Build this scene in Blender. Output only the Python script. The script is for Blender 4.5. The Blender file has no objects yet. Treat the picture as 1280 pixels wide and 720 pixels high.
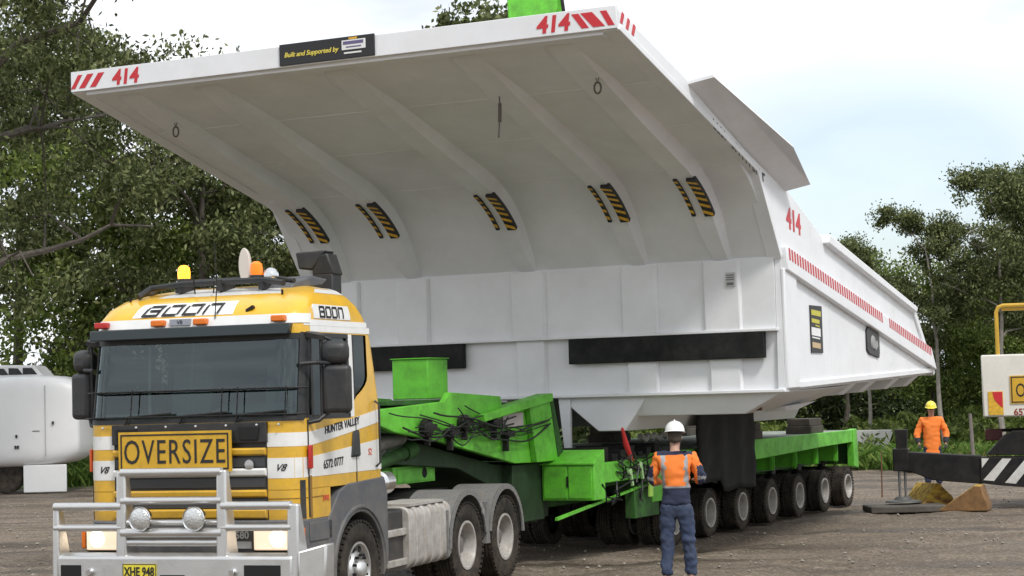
import bpy, bmesh, math, random
import numpy as np
from mathutils import Vector, Matrix, noise
R = math.radians
C = bpy.context.scene.collection
sc = bpy.context.scene

# ------------------------------------------------------------------ camera, world, sun, exposure
CAM_H, PITCH, ROLL, FPX = 2.361, 0.0557, 0.0279, 2399.8
cam = bpy.data.cameras.new('camera'); cam.sensor_width = 36; cam.lens = FPX / 1280 * 36
cam.clip_start = 0.1; cam.clip_end = 3000
co = bpy.data.objects.new('camera', cam); C.objects.link(co); sc.camera = co
fw = Vector((0, math.cos(PITCH), math.sin(PITCH))); rt = Vector((1, 0, 0)); up = rt.cross(fw)
r2 = rt * math.cos(ROLL) - up * math.sin(ROLL); u2 = rt * math.sin(ROLL) + up * math.cos(ROLL)
M = Matrix((r2, u2, -fw)).transposed().to_4x4(); M.translation = (0, 0, CAM_H); co.matrix_world = M

SUN_EL, SUN_AZ = R(52), R(150)          # azimuth clockwise from +Y (view direction)
w = bpy.data.worlds.new('World'); sc.world = w; w.use_nodes = True
nt = w.node_tree; nt.nodes.clear(); N = nt.nodes.new; LK = nt.links.new
out = N('ShaderNodeOutputWorld'); bg = N('ShaderNodeBackground'); bg.inputs[1].default_value = 0.1
sky = N('ShaderNodeTexSky'); sky.sky_type = 'NISHITA'; sky.sun_disc = False
sky.sun_elevation = SUN_EL; sky.sun_rotation = SUN_AZ; sky.air_density = 1.0; sky.dust_density = 1.5
tc = N('ShaderNodeTexCoord'); mp = N('ShaderNodeMapping'); mp.inputs['Scale'].default_value = (1, 1, 3.2)
mp.inputs['Location'].default_value = (0.35, 0.0, 0.12)
nz = N('ShaderNodeTexNoise'); nz.inputs['Scale'].default_value = 2.6; nz.inputs['Detail'].default_value = 6
nz.inputs['Roughness'].default_value = 0.55
cr = N('ShaderNodeValToRGB'); cr.color_ramp.elements[0].position = 0.36; cr.color_ramp.elements[1].position = 0.52
cr.color_ramp.elements[0].color = (0.88, 0.88, 0.88, 1)
nz2 = N('ShaderNodeTexNoise'); nz2.inputs['Scale'].default_value = 6.5; nz2.inputs['Detail'].default_value = 5
cc = N('ShaderNodeValToRGB'); cc.color_ramp.elements[0].color = (4.9, 5.35, 6.0, 1); cc.color_ramp.elements[1].color = (8.6, 8.7, 8.8, 1)
cc.color_ramp.elements[0].position = 0.3; cc.color_ramp.elements[1].position = 0.7
mx = N('ShaderNodeMix'); mx.data_type = 'RGBA'
LK(tc.outputs['Generated'], mp.inputs[0]); LK(mp.outputs[0], nz.inputs['Vector']); LK(mp.outputs[0], nz2.inputs['Vector'])
LK(nz.outputs[0], cr.inputs[0]); LK(nz2.outputs[0], cc.inputs[0])
# a clearing in the cloud low over the right-hand trees
vd = N('ShaderNodeVectorMath'); vd.operation = 'DISTANCE'; nv = N('ShaderNodeVectorMath'); nv.operation = 'NORMALIZE'; LK(tc.outputs['Generated'], nv.inputs[0])
sv = N('ShaderNodeVectorMath'); sv.operation = 'MULTIPLY'; sv.inputs[1].default_value = (1, 1, 1.9); LK(nv.outputs[0], sv.inputs[0]); LK(sv.outputs[0], vd.inputs[0]); vd.inputs[1].default_value = (.19, .975, .19)
wob = N('ShaderNodeMath'); wob.operation = 'MULTIPLY_ADD'; LK(nz2.outputs[0], wob.inputs[0]); wob.inputs[1].default_value = -.14; LK(vd.outputs['Value'], wob.inputs[2])
cl = N('ShaderNodeMapRange'); cl.inputs[1].default_value = -.02; cl.inputs[2].default_value = .10; cl.inputs[3].default_value = .30; cl.inputs[4].default_value = 1; LK(wob.outputs[0], cl.inputs[0])
mn = N('ShaderNodeMath'); mn.operation = 'MINIMUM'; LK(cr.outputs[0], mn.inputs[0]); LK(cl.outputs[0], mn.inputs[1])
LK(mn.outputs[0], mx.inputs[0]); LK(sky.outputs[0], mx.inputs[6]); LK(cc.outputs[0], mx.inputs[7])
LK(mx.outputs[2], bg.inputs[0]); LK(bg.outputs[0], out.inputs[0])

sl = bpy.data.lights.new('sun', 'SUN'); sl.energy = 1.5; sl.angle = R(11); sl.color = (1, 0.97, 0.92)
so = bpy.data.objects.new('sun', sl); C.objects.link(so)
sd = Vector((math.sin(SUN_AZ) * math.cos(SUN_EL), math.cos(SUN_AZ) * math.cos(SUN_EL), math.sin(SUN_EL)))
so.rotation_euler = sd.to_track_quat('Z', 'Y').to_euler()
sc.view_settings.view_transform = 'Standard'; sc.view_settings.look = 'None'
sc.view_settings.exposure = 0.72; sc.view_settings.gamma = 1; sc.view_settings.use_curve_mapping = False
sc.cycles.max_bounces = 6; sc.cycles.transparent_max_bounces = 8

# ------------------------------------------------------------------ materials
MATS = {}
def mat(name, col, rough=0.6, metal=0.0, var=0.0, scale=4.0, dirt=None, dirt_amt=0.0, dirt_scale=1.5, bump=0.0, bscale=30,
        coat=0.0, spec=0.5, zdirt=None, emit=None, es=1.0):
    if name in MATS: return MATS[name]
    m = bpy.data.materials.new(name); m.use_nodes = True; t = m.node_tree; b = t.nodes['Principled BSDF']
    b.inputs['Roughness'].default_value = rough; b.inputs['Metallic'].default_value = metal
    b.inputs['Specular IOR Level'].default_value = spec
    if coat: b.inputs['Coat Weight'].default_value = coat; b.inputs['Coat Roughness'].default_value = 0.12
    c4 = (*col, 1); b.inputs['Base Color'].default_value = c4
    if emit: b.inputs['Emission Color'].default_value = (*emit, 1); b.inputs['Emission Strength'].default_value = es
    tcn = t.nodes.new('ShaderNodeTexCoord'); src = None
    if var:
        n = t.nodes.new('ShaderNodeTexNoise'); n.inputs['Scale'].default_value = scale; n.inputs['Detail'].default_value = 8
        n.inputs['Roughness'].default_value = 0.65; t.links.new(tcn.outputs['Object'], n.inputs['Vector'])
        r = t.nodes.new('ShaderNodeValToRGB'); r.color_ramp.elements[0].position = 0.3; r.color_ramp.elements[1].position = 0.7
        r.color_ramp.elements[0].color = (*[c * (1 - var) for c in col], 1)
        r.color_ramp.elements[1].color = (*[min(1, c * (1 + var)) for c in col], 1)
        t.links.new(n.outputs[0], r.inputs[0]); src = r.outputs[0]
    if dirt_amt:
        n = t.nodes.new('ShaderNodeTexNoise'); n.inputs['Scale'].default_value = dirt_scale; n.inputs['Detail'].default_value = 10
        n.inputs['Roughness'].default_value = 0.7; t.links.new(tcn.outputs['Object'], n.inputs['Vector'])
        r = t.nodes.new('ShaderNodeMapRange'); r.inputs[1].default_value = 0.42; r.inputs[2].default_value = 0.72
        r.inputs[4].default_value = dirt_amt; t.links.new(n.outputs[0], r.inputs[0]); fac = r.outputs[0]
        if zdirt:   # splashed mud, heavier near the ground, fading out at height zdirt
            g = t.nodes.new('ShaderNodeNewGeometry'); s = t.nodes.new('ShaderNodeSeparateXYZ')
            t.links.new(g.outputs['Position'], s.inputs[0])
            q = t.nodes.new('ShaderNodeMapRange'); q.inputs[1].default_value = 0.0; q.inputs[2].default_value = zdirt
            q.inputs[3].default_value = 0.75; q.inputs[4].default_value = 0.0; t.links.new(s.outputs[2], q.inputs[0])
            a = t.nodes.new('ShaderNodeMath'); a.operation = 'ADD'; a.use_clamp = True
            n3 = t.nodes.new('ShaderNodeMath'); n3.operation = 'MULTIPLY'
            t.links.new(q.outputs[0], n3.inputs[0]); t.links.new(n.outputs[0], n3.inputs[1])
            t.links.new(n3.outputs[0], a.inputs[0]); t.links.new(r.outputs[0], a.inputs[1]); fac = a.outputs[0]
        x = t.nodes.new('ShaderNodeMix'); x.data_type = 'RGBA'; t.links.new(fac, x.inputs[0])
        if src: t.links.new(src, x.inputs[6])
        else: x.inputs[6].default_value = c4
        x.inputs[7].default_value = (*dirt, 1); src = x.outputs[2]
        rr = t.nodes.new('ShaderNodeMapRange'); rr.inputs[3].default_value = rough; rr.inputs[4].default_value = 0.9
        t.links.new(fac, rr.inputs[0]); t.links.new(rr.outputs[0], b.inputs['Roughness'])
    if src: t.links.new(src, b.inputs['Base Color'])
    if bump:
        n = t.nodes.new('ShaderNodeTexNoise'); n.inputs['Scale'].default_value = bscale; n.inputs['Detail'].default_value = 6
        t.links.new(tcn.outputs['Object'], n.inputs['Vector'])
        bp = t.nodes.new('ShaderNodeBump'); bp.inputs['Strength'].default_value = bump; bp.inputs['Distance'].default_value = 0.02
        t.links.new(n.outputs[0], bp.inputs['Height']); t.links.new(bp.outputs[0], b.inputs['Normal'])
    MATS[name] = m; return m
MUD = (0.16, 0.125, 0.09)
WHITE = mat('tray_white', (0.79, 0.80, 0.82), 0.40, var=0.05, scale=1.3, dirt=(0.56, 0.555, 0.54), dirt_amt=0.26, dirt_scale=1.1, bump=0.22, bscale=1.1, spec=0.35)
CWHITE = mat('cab_white', (0.78, 0.78, 0.76), 0.3, coat=0.4, dirt=MUD, dirt_amt=0.12, dirt_scale=5, zdirt=2.0)
YEL = mat('cab_yellow', (0.76, 0.435, 0.018), 0.28, coat=0.5, var=0.05, scale=3, dirt=MUD, dirt_amt=0.22, dirt_scale=4, zdirt=2.6)
GREEN = mat('lime_green', (0.13, 0.52, 0.035), 0.45, var=0.12, scale=2, dirt=(0.035, 0.07, 0.02), dirt_amt=0.6, dirt_scale=3.0, bump=0.08, bscale=25)
DGREEN = mat('grimy_green', (0.025, 0.11, 0.012), 0.7, var=0.25, scale=3, dirt=(0.02, 0.025, 0.015), dirt_amt=0.9, dirt_scale=4)
RUB = mat('tyre_rubber', (0.016, 0.016, 0.0155), 0.85, spec=.2, var=0.25, scale=9, dirt=(0.10, 0.08, 0.06), dirt_amt=0.5, dirt_scale=7, zdirt=1.2)
PLAS = mat('dark_plastic', (0.015, 0.017, 0.019), 0.45, var=0.2, scale=8, dirt=(0.12, 0.10, 0.08), dirt_amt=0.25, dirt_scale=5, zdirt=1.6)
GPLAS = mat('grey_plastic', (0.085, 0.092, 0.105), 0.55, var=0.12, scale=6, dirt=(0.2, 0.17, 0.13), dirt_amt=0.35, dirt_scale=6, zdirt=1.6)
MGUARD = mat('mudguard_grey', (0.17, 0.17, 0.17), 0.75, var=0.3, scale=30, dirt=(0.22, 0.19, 0.15), dirt_amt=0.6, dirt_scale=9, bump=0.25, bscale=90)
STEEL = mat('black_steel', (0.010, 0.010, 0.011), 0.5, var=0.3, scale=5, dirt=(0.06, 0.052, 0.042), dirt_amt=0.4, dirt_scale=4, spec=0.25)
ALU = mat('aluminium', (0.66, 0.66, 0.65), 0.33, 0.85, var=0.12, scale=7, dirt=(0.30, 0.27, 0.23), dirt_amt=0.28, dirt_scale=7, bump=0.06, bscale=40)
ALUD = mat('dusty_aluminium', (0.50, 0.48, 0.45), 0.6, 0.3, var=0.15, scale=7, dirt=(0.27, 0.235, 0.19), dirt_amt=0.7, dirt_scale=5, zdirt=1.3)
CHROME = mat('chrome', (0.72, 0.72, 0.72), 0.2, 1.0)
RED = mat('red_vinyl', (0.55, 0.02, 0.03), 0.45)
BLK = mat('black_vinyl', (0.015, 0.015, 0.016), 0.5)
BLKT = mat('black_rubber_pad', (0.012, 0.013, 0.013), 0.7, var=0.35, scale=3, dirt=(0.06, 0.06, 0.055), dirt_amt=0.45, dirt_scale=4, spec=.2)
HAZY = mat('hazard_yellow', (0.66, 0.38, 0.03), 0.6, var=0.3, scale=20)
SIGNY = mat('sign_yellow', (0.62, 0.36, 0.02), 0.5, var=0.14, scale=6, dirt=(0.35, 0.2, 0.04), dirt_amt=0.4, dirt_scale=7)
ORL = mat('amber_lens', (0.75, 0.17, 0.01), 0.25)
REDL = mat('red_lens', (0.45, 0.02, 0.015), 0.3)
BEAC = mat('lit_beacon', (0.9, 0.32, 0.01), 0.25, emit=(1, 0.42, 0.03), es=1.6)
BEACD = mat('beacon', (0.85, 0.22, 0.01), 0.25, emit=(1, 0.2, 0.01), es=0.25)
LAMP = mat('lit_headlamp', (0.8, 0.7, 0.6), 0.2, emit=(1, 0.78, 0.52), es=1.15)
SPOT = mat('spot_lens', (0.62, 0.63, 0.62), 0.18, 0.6, var=0.3, scale=40, bump=0.4, bscale=60)
def glass_mat(name, tint, base=0.085):
    m = bpy.data.materials.new(name); m.use_nodes = True; t = m.node_tree; t.nodes.clear()
    o = t.nodes.new('ShaderNodeOutputMaterial'); g = t.nodes.new('ShaderNodeBsdfGlossy'); g.inputs['Roughness'].default_value = 0.03; g.inputs[0].default_value = (.85, .97, 1, 1)
    tr_ = t.nodes.new('ShaderNodeBsdfTransparent'); tr_.inputs[0].default_value = (*tint, 1)
    ge = t.nodes.new('ShaderNodeNewGeometry'); dt = t.nodes.new('ShaderNodeVectorMath'); dt.operation = 'DOT_PRODUCT'
    t.links.new(ge.outputs['Normal'], dt.inputs[0]); t.links.new(ge.outputs['Incoming'], dt.inputs[1])
    def M1(op, a, b_):
        n = t.nodes.new('ShaderNodeMath'); n.operation = op
        for k_, v in enumerate((a, b_)):
            if v is None: continue
            if isinstance(v, (int, float)): n.inputs[k_].default_value = v
            else: t.links.new(v, n.inputs[k_])
        return n
    ab = M1('ABSOLUTE', dt.outputs['Value'], None); om = M1('SUBTRACT', 1.0, ab.outputs[0]); pw = M1('POWER', om.outputs[0], 5.0); q = M1('MULTIPLY_ADD', pw.outputs[0], .8); q.inputs[2].default_value = base
    mm = t.nodes.new('ShaderNodeMixShader'); t.links.new(q.outputs[0], mm.inputs[0]); t.links.new(tr_.outputs[0], mm.inputs[1]); t.links.new(g.outputs[0], mm.inputs[2])
    t.links.new(mm.outputs[0], o.inputs[0]); return m
GLASS = glass_mat('windscreen_glass', (0.40, 0.56, 0.54)); GLASSD = glass_mat('side_glass', (0.10, 0.09, 0.07), base=.035)

# ------------------------------------------------------------------ mesh helpers
class MB:
    def __init__(s): s.v = []; s.f = []; s.m = []; s.k = 0
    def add(s, vs, fs, k=None):
        o = len(s.v); s.v += [tuple(v) for v in vs]
        s.f += [tuple(i + o for i in f) for f in fs]; s.m += [s.k if k is None else k] * len(fs); return s
    def b(s, x0, x1, y0, y1, z0, z1, k=None):
        return s.add([(x, y, z) for z in (z0, z1) for y in (y0, y1) for x in (x0, x1)],
                     [(0, 2, 3, 1), (4, 5, 7, 6), (0, 1, 5, 4), (2, 6, 7, 3), (0, 4, 6, 2), (1, 3, 7, 5)], k)
    def rb(s, c, d, rot, k=None):
        E = Matrix.Rotation(rot[2], 3, 'Z') @ Matrix.Rotation(rot[1], 3, 'Y') @ Matrix.Rotation(rot[0], 3, 'X')
        vs = [Vector(c) + E @ Vector((x * d[0] / 2, y * d[1] / 2, z * d[2] / 2)) for z in (-1, 1) for y in (-1, 1) for x in (-1, 1)]
        return s.add(vs, [(0, 2, 3, 1), (4, 5, 7, 6), (0, 1, 5, 4), (2, 6, 7, 3), (0, 4, 6, 2), (1, 3, 7, 5)], k)
    def prism(s, poly, ax, a, b_, k=None):
        n = len(poly)
        def P(p, h): return (h, p[0], p[1]) if ax == 'x' else ((p[0], h, p[1]) if ax == 'y' else (p[0], p[1], h))
        vs = [P(p, a) for p in poly] + [P(p, b_) for p in poly]
        ar = sum(poly[i][0] * poly[(i + 1) % n][1] - poly[(i + 1) % n][0] * poly[i][1] for i in range(n))
        fl = (ar > 0) ^ (ax == 'y') ^ (b_ < a)
        base = tuple(range(n)); fs = [base[::-1] if fl else base, tuple(i + n for i in (base if fl else base[::-1]))]
        for i in range(n):
            j = (i + 1) % n; q = (i, j, j + n, i + n); fs.append(q if fl else q[::-1])
        return s.add(vs, fs, k)
    def hexa(s, lo, hi, k=None):   # two loops of equal length
        n = len(lo); fs = [tuple(range(n))[::-1], tuple(range(n, 2 * n))]
        for i in range(n): j = (i + 1) % n; fs.append((i, j, j + n, i + n))
        return s.add(list(lo) + list(hi), fs, k)
    def tube(s, pts, r, n=8, k=None, closed=False):
        pts = [Vector(p) for p in pts]; m = len(pts); rs = r if isinstance(r, (list, tuple)) else [r] * m
        vs = []; up = None
        for i, p in enumerate(pts):
            a = pts[(i - 1) % m] if (i > 0 or closed) else p; c = pts[(i + 1) % m] if (i < m - 1 or closed) else p
            d = (c - a)
            if d.length < 1e-9: d = Vector((0, 0, 1))
            d.normalize()
            if up is None: up = Vector((0, 0, 1)) if abs(d.z) < 0.9 else Vector((1, 0, 0))
            x = d.cross(up)
            if x.length < 1e-4: x = d.orthogonal()
            x.normalize(); y = x.cross(d).normalized(); up = y
            for j in range(n):
                t = 2 * math.pi * j / n; vs.append(p + (x * math.cos(t) + y * math.sin(t)) * rs[i])
        fs = []
        for i in range(m if closed else m - 1):
            i2 = (i + 1) % m
            for j in range(n): j2 = (j + 1) % n; fs.append((i * n + j, i * n + j2, i2 * n + j2, i2 * n + j))
        if not closed: fs += [tuple(range(n))[::-1], tuple((m - 1) * n + j for j in range(n))]
        return s.add(vs, fs, k)
    def cyl(s, a, b_, r, n=20, k=None, r2=None): return s.tube([a, b_], [r, r if r2 is None else r2], n, k)
    def lathe(s, prof, c, ax='x', n=36, k=None, cap=True):   # prof: (r, h) list along axis
        vs = []; m = len(prof)
        for (r, h) in prof:
            for j in range(n):
                t = 2 * math.pi * j / n; a, q = r * math.cos(t), r * math.sin(t)
                vs.append((c[0] + h, c[1] + a, c[2] + q) if ax == 'x' else ((c[0] + a, c[1] + h, c[2] + q) if ax == 'y' else (c[0] + a, c[1] + q, c[2] + h)))
        fs = []
        for i in range(m - 1):
            for j in range(n): j2 = (j + 1) % n; fs.append((i * n + j, i * n + j2, (i + 1) * n + j2, (i + 1) * n + j))
        if cap and prof[0][0] > 1e-6: fs.append(tuple(range(n))[::-1])
        if cap and prof[-1][0] > 1e-6: fs.append(tuple((m - 1) * n + j for j in range(n)))
        return s.add(vs, fs, k)
    def grid(s, P, k=None, thick=None):   # P[i][j] points
        a, b_ = len(P), len(P[0]); vs = [p for row in P for p in row]
        fs = [(i * b_ + j, i * b_ + j + 1, (i + 1) * b_ + j + 1, (i + 1) * b_ + j) for i in range(a - 1) for j in range(b_ - 1)]
        return s.add(vs, fs, k)
    def build(s, name, mats, parent=None, bevel=0, smooth=35, loc=None, fix=True, seg=2):
        me = bpy.data.meshes.new(name); me.from_pydata(s.v, [], s.f); me.update()
        for m_ in (mats if isinstance(mats, (list, tuple)) else [mats]): me.materials.append(m_)
        me.polygons.foreach_set('material_index', s.m)
        if fix:
            bm = bmesh.new(); bm.from_mesh(me); bmesh.ops.remove_doubles(bm, verts=bm.verts, dist=1e-5)
            bmesh.ops.recalc_face_normals(bm, faces=bm.faces); bm.to_mesh(me); bm.free()
        if smooth:
            me.polygons.foreach_set('use_smooth', [True] * len(me.polygons)); me.set_sharp_from_angle(angle=R(smooth))
        o = bpy.data.objects.new(name, me); C.objects.link(o)
        if parent: o.parent = parent
        if loc: o.location = loc
        if bevel:
            bv = o.modifiers.new('bevel', 'BEVEL'); bv.width = bevel; bv.segments = seg; bv.limit_method = 'ANGLE'; bv.angle_limit = R(40)
        return o
def tag(o, label=None, cat=None, group=None, kind=None):
    if label: o['label'] = label
    if cat: o['category'] = cat
    if group: o['group'] = group
    if kind: o['kind'] = kind
    return o
def empty(name, loc=(0, 0, 0), rz=0, parent=None):
    o = bpy.data.objects.new(name, None); C.objects.link(o); o.location = loc; o.rotation_euler = (0, 0, rz); o.empty_display_size = 0.2
    if parent: o.parent = parent
    return o
def text_into(mb, body, size, fn, k=None, offset=0.0, thick=0.004, shear=0, xs=1.0, center=True, spc=1.0):
    """letters as real geometry; fn(x, y, d) maps text plane + outward depth to 3-D"""
    cu = bpy.data.curves.new('t', 'FONT'); cu.body = body; cu.size = size; cu.offset = offset; cu.shear = shear
    if center: cu.align_x = 'CENTER'
    cu.resolution_u = 3; cu.space_character = spc
    o = bpy.data.objects.new('t', cu); C.objects.link(o)
    me = bpy.data.meshes.new_from_object(o.evaluated_get(bpy.context.evaluated_depsgraph_get()))
    vs = [v.co.copy() for v in me.vertices]; fs = [tuple(p.vertices) for p in me.polygons]
    ec = {}
    for f in fs:
        for i in range(len(f)):
            e = (f[i], f[(i + 1) % len(f)]); ec[e] = 1
    bnd = [e for e in ec if (e[1], e[0]) not in ec]
    n = len(vs); V = [fn(v.x * xs, v.y, thick) for v in vs] + [fn(v.x * xs, v.y, 0) for v in vs]
    F = list(fs) + [(a, a + n, b + n, b) for (a, b) in bnd]
    mb.add(V, F, k); bpy.data.objects.remove(o); bpy.data.curves.remove(cu); bpy.data.meshes.remove(me)
def strokes_into(mb, segs, wd, fn, k=None, thick=0.004):
    fine = []
    for (x0, y0, x1, y1) in segs:
        for q in range(4): fine.append((x0 + (x1 - x0) * q / 4, y0 + (y1 - y0) * q / 4, x0 + (x1 - x0) * (q + 1) / 4, y0 + (y1 - y0) * (q + 1) / 4))
    for (x0, y0, x1, y1) in fine:
        d = Vector((x1 - x0, y1 - y0)); L = d.length; d.normalize(); nn = Vector((-d.y, d.x)) * wd / 2; e = d * wd * 0.35
        c = [(x0 - e.x + nn.x, y0 - e.y + nn.y), (x1 + e.x + nn.x, y1 + e.y + nn.y), (x1 + e.x - nn.x, y1 + e.y - nn.y), (x0 - e.x - nn.x, y0 - e.y - nn.y)]
        mb.hexa([fn(a, b, 0) for a, b in c], [fn(a, b, thick) for a, b in c], k)
def boon(h, wd_total, shear=0.25):
    """angular house lettering B O O N as strokes"""
    L = []; cw = wd_total / 4.5; ch = [
        [(0, 0, 0, .85), (.05, 1, .8, 1), (.8, 1, .8, .6), (0.25, .52, .8, .52), (.8, .5, .8, 0), (0, 0, .8, 0)],
        [(0, 0, 0, .85), (.12, 1, .8, 1), (.8, 1, .8, .12), (.7, 0, 0, 0)], [(0, 0, 0, .85), (.12, 1, .8, 1), (.8, 1, .8, .12), (.7, 0, 0, 0)],
        [(0, 0, 0, .85), (.12, 1, .8, 1), (.8, 1, .8, 0)]]
    for i, c in enumerate(ch):
        for (a, b, c_, d) in c:
            X0 = i * cw * 1.15 + a * cw; X1 = i * cw * 1.15 + c_ * cw
            L.append((X0 + b * h * shear - wd_total / 2, b * h, X1 + d * h * shear - wd_total / 2, d * h))
    return L
def lerp_tab(tab, z, c):
    if z <= tab[0][0]: return tab[0][c]
    for a, b in zip(tab, tab[1:]):
        if z <= b[0]: t = (z - a[0]) / (b[0] - a[0]); return a[c] + (b[c] - a[c]) * t
    return tab[-1][c]

# frames of the two vehicles (origin on the centreline, +Y towards the rear, +X to the right-hand side)
TH_K, TH_T = 0.3446, 0.4557
def frame(x, y, th, v0):
    V = Vector((math.cos(th), -math.sin(th))); return (x + V.x * v0, y + V.y * v0, 0)
K_LOC = frame(-1.7106, 20.7977, TH_K, -1.25); T_LOC = frame(3.0908, 31.002, TH_T, -1.6)

# ------------------------------------------------------------------ ground
def ground():
    xs = np.concatenate([-np.geomspace(1500, 20, 14), np.arange(-17, 20, 0.11), np.geomspace(22, 1500, 14)])
    ys = np.concatenate([[-400, -100, -20, 0, 10, 16], np.arange(19, 56, 0.11), np.geomspace(57, 1800, 22)])
    V = np.zeros((len(ys), len(xs), 3)); V[..., 0] = xs[None]; V[..., 1] = ys[:, None]
    H = np.zeros((len(ys), len(xs)))
    for j, y in enumerate(ys):
        if 16 < y < 60:
            for i, x in enumerate(xs):
                if -18 < x < 20:
                    # ruts run roughly across the yard
                    a = x * 0.93 + y * 0.37; b = -x * 0.37 + y * 0.93
                    n1 = noise.noise((a * .18, b * 1.9, 3)); n2 = noise.noise((x * 2.6, y * 2.6, 0)); n3 = noise.noise((x * .35, y * .35, 7))
                    n4 = noise.noise((x * 7, y * 7, 5))
                    tr_ = 0.0
                    for off_, wv in ((-.9, 3), (1.0, 3), (4.1, 5), (5.9, 5)):
                        dd = (x * .36 + y * .0 - (y - 30) * .93 * .36 + off_ - 1.2 * math.sin(x * .12 + wv)) ; dd = abs(dd - 2.5)
                        if dd < .34: tr_ -= .045 * (1 - (dd / .34) ** 2) + .008 * math.sin(x * 30 + y * 11)
                        elif dd < .55: tr_ += .018 * math.sin((dd - .34) / .21 * 3.14)
                    H[j, i] = 0.038 * n1 + 0.014 * n2 + 0.03 * n3 + 0.009 * n4 - 0.024 + tr_
        if y > 56: H[j] += 0.0
    V[..., 2] = H
    vs = V.reshape(-1, 3); a, b = len(ys), len(xs)
    me = bpy.data.meshes.new('ground'); idx = np.arange(a * b).reshape(a, b)
    q = np.stack([idx[:-1, :-1], idx[:-1, 1:], idx[1:, 1:], idx[1:, :-1]], -1).reshape(-1, 4)
    me.from_pydata(vs.tolist(), [], q.tolist()); me.polygons.foreach_set('use_smooth', [True] * len(me.polygons))
    m = bpy.data.materials.new('yard_dirt'); m.use_nodes = True; t = m.node_tree; bs = t.nodes['Principled BSDF']; n_ = t.nodes.new; l = t.links.new
    g = n_('ShaderNodeNewGeometry')
    def nz(scale, det, rough=.6, vec=None):
        n = n_('ShaderNodeTexNoise'); n.inputs['Scale'].default_value = scale; n.inputs['Detail'].default_value = det; n.inputs['Roughness'].default_value = rough
        l(vec or g.outputs['Position'], n.inputs['Vector']); return n.outputs[0]
    def ramp(src, els):
        r = n_('ShaderNodeValToRGB'); l(src, r.inputs[0]); e = r.color_ramp.elements
        e[0].position, e[0].color = els[0][0], (*els[0][1], 1); e[1].position, e[1].color = els[-1][0], (*els[-1][1], 1)
        for p, c in els[1:-1]: x = e.new(p); x.color = (*c, 1)
        return r.outputs[0]
    def mix(f, a_, b_):
        x = n_('ShaderNodeMix'); x.data_type = 'RGBA'; l(f, x.inputs[0]) if not isinstance(f, float) else setattr(x.inputs[0], 'default_value', f)
        for s, i in ((a_, 6), (b_, 7)):
            if isinstance(s, tuple): x.inputs[i].default_value = (*s, 1)
            else: l(s, x.inputs[i])
        return x.outputs[2]
    rot = n_('ShaderNodeMapping'); rot.inputs['Rotation'].default_value = (0, 0, R(20)); rot.inputs['Scale'].default_value = (.16, 1.3, 1); l(g.outputs['Position'], rot.inputs[0])
    base = ramp(nz(.45, 8, .6), [(.3, (.095, .068, .045)), (.5, (.165, .122, .085)), (.72, (.24, .186, .135))])
    streak = ramp(nz(1.3, 8, .65, rot.outputs[0]), [(.36, (.050, .037, .025)), (.5, (.145, .108, .075)), (.68, (.30, .238, .178))])
    col = mix(.62, base, streak)
    stones = n_('ShaderNodeTexVoronoi'); stones.inputs['Scale'].default_value = 26; l(g.outputs['Position'], stones.inputs['Vector'])
    sc_ = ramp(stones.outputs['Color'], [(.35, (.085, .066, .05)), (.6, (.20, .16, .12)), (.9, (.48, .42, .34))])
    col = mix(.42, col, sc_)
    col2 = ramp(nz(60, 4, .7), [(.35, (.08, .065, .05)), (.7, (.36, .31, .25))]); col = mix(.25, col, col2)
    # damp dark patches
    wet = ramp(nz(.55, 7, .6, rot.outputs[0]), [(.50, (0, 0, 0)), (.60, (1, 1, 1))]); col = mix(wet, col, mix(.62, col, (.035, .027, .02)))
    pale = ramp(nz(.9, 8, .7, rot.outputs[0]), [(.55, (0, 0, 0)), (.68, (1, 1, 1))]); col = mix(pale, col, mix(.45, col, (.34, .29, .23)))
    # grass cover beyond the yard
    sp = n_('ShaderNodeSeparateXYZ'); l(g.outputs['Position'], sp.inputs[0])
    ad = n_('ShaderNodeMath'); ad.operation = 'MULTIPLY_ADD'; l(nz(.3, 6), ad.inputs[0]); ad.inputs[1].default_value = 14; l(sp.outputs[1], ad.inputs[2])
    mr = n_('ShaderNodeMapRange'); mr.inputs[1].default_value = 62; mr.inputs[2].default_value = 66; l(ad.outputs[0], mr.inputs[0])
    gc = ramp(nz(3, 8, .7), [(.3, (.035, .065, .014)), (.7, (.13, .17, .045))]); col = mix(mr.outputs[0], col, gc)
    l(col, bs.inputs['Base Color'])
    rr = n_('ShaderNodeMapRange'); rr.inputs[3].default_value = .95; rr.inputs[4].default_value = .45; l(wet, rr.inputs[0]); l(rr.outputs[0], bs.inputs['Roughness'])
    bs.inputs['Specular IOR Level'].default_value = .3
    bp = n_('ShaderNodeBump'); bp.inputs['Strength'].default_value = .9; bp.inputs['Distance'].default_value = .03
    hh = n_('ShaderNodeMath'); hh.operation = 'ADD'; l(nz(9, 8, .75), hh.inputs[0])
    vv = n_('ShaderNodeMath'); vv.operation = 'MULTIPLY'; l(stones.outputs['Distance'], vv.inputs[0]); vv.inputs[1].default_value = -.5; l(vv.outputs[0], hh.inputs[1])
    l(hh.outputs[0], bp.inputs['Height']); l(bp.outputs[0], bs.inputs['Normal'])
    me.materials.append(m); o = bpy.data.objects.new('ground', me); C.objects.link(o); tag(o, kind='structure'); return o
ground()

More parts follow.
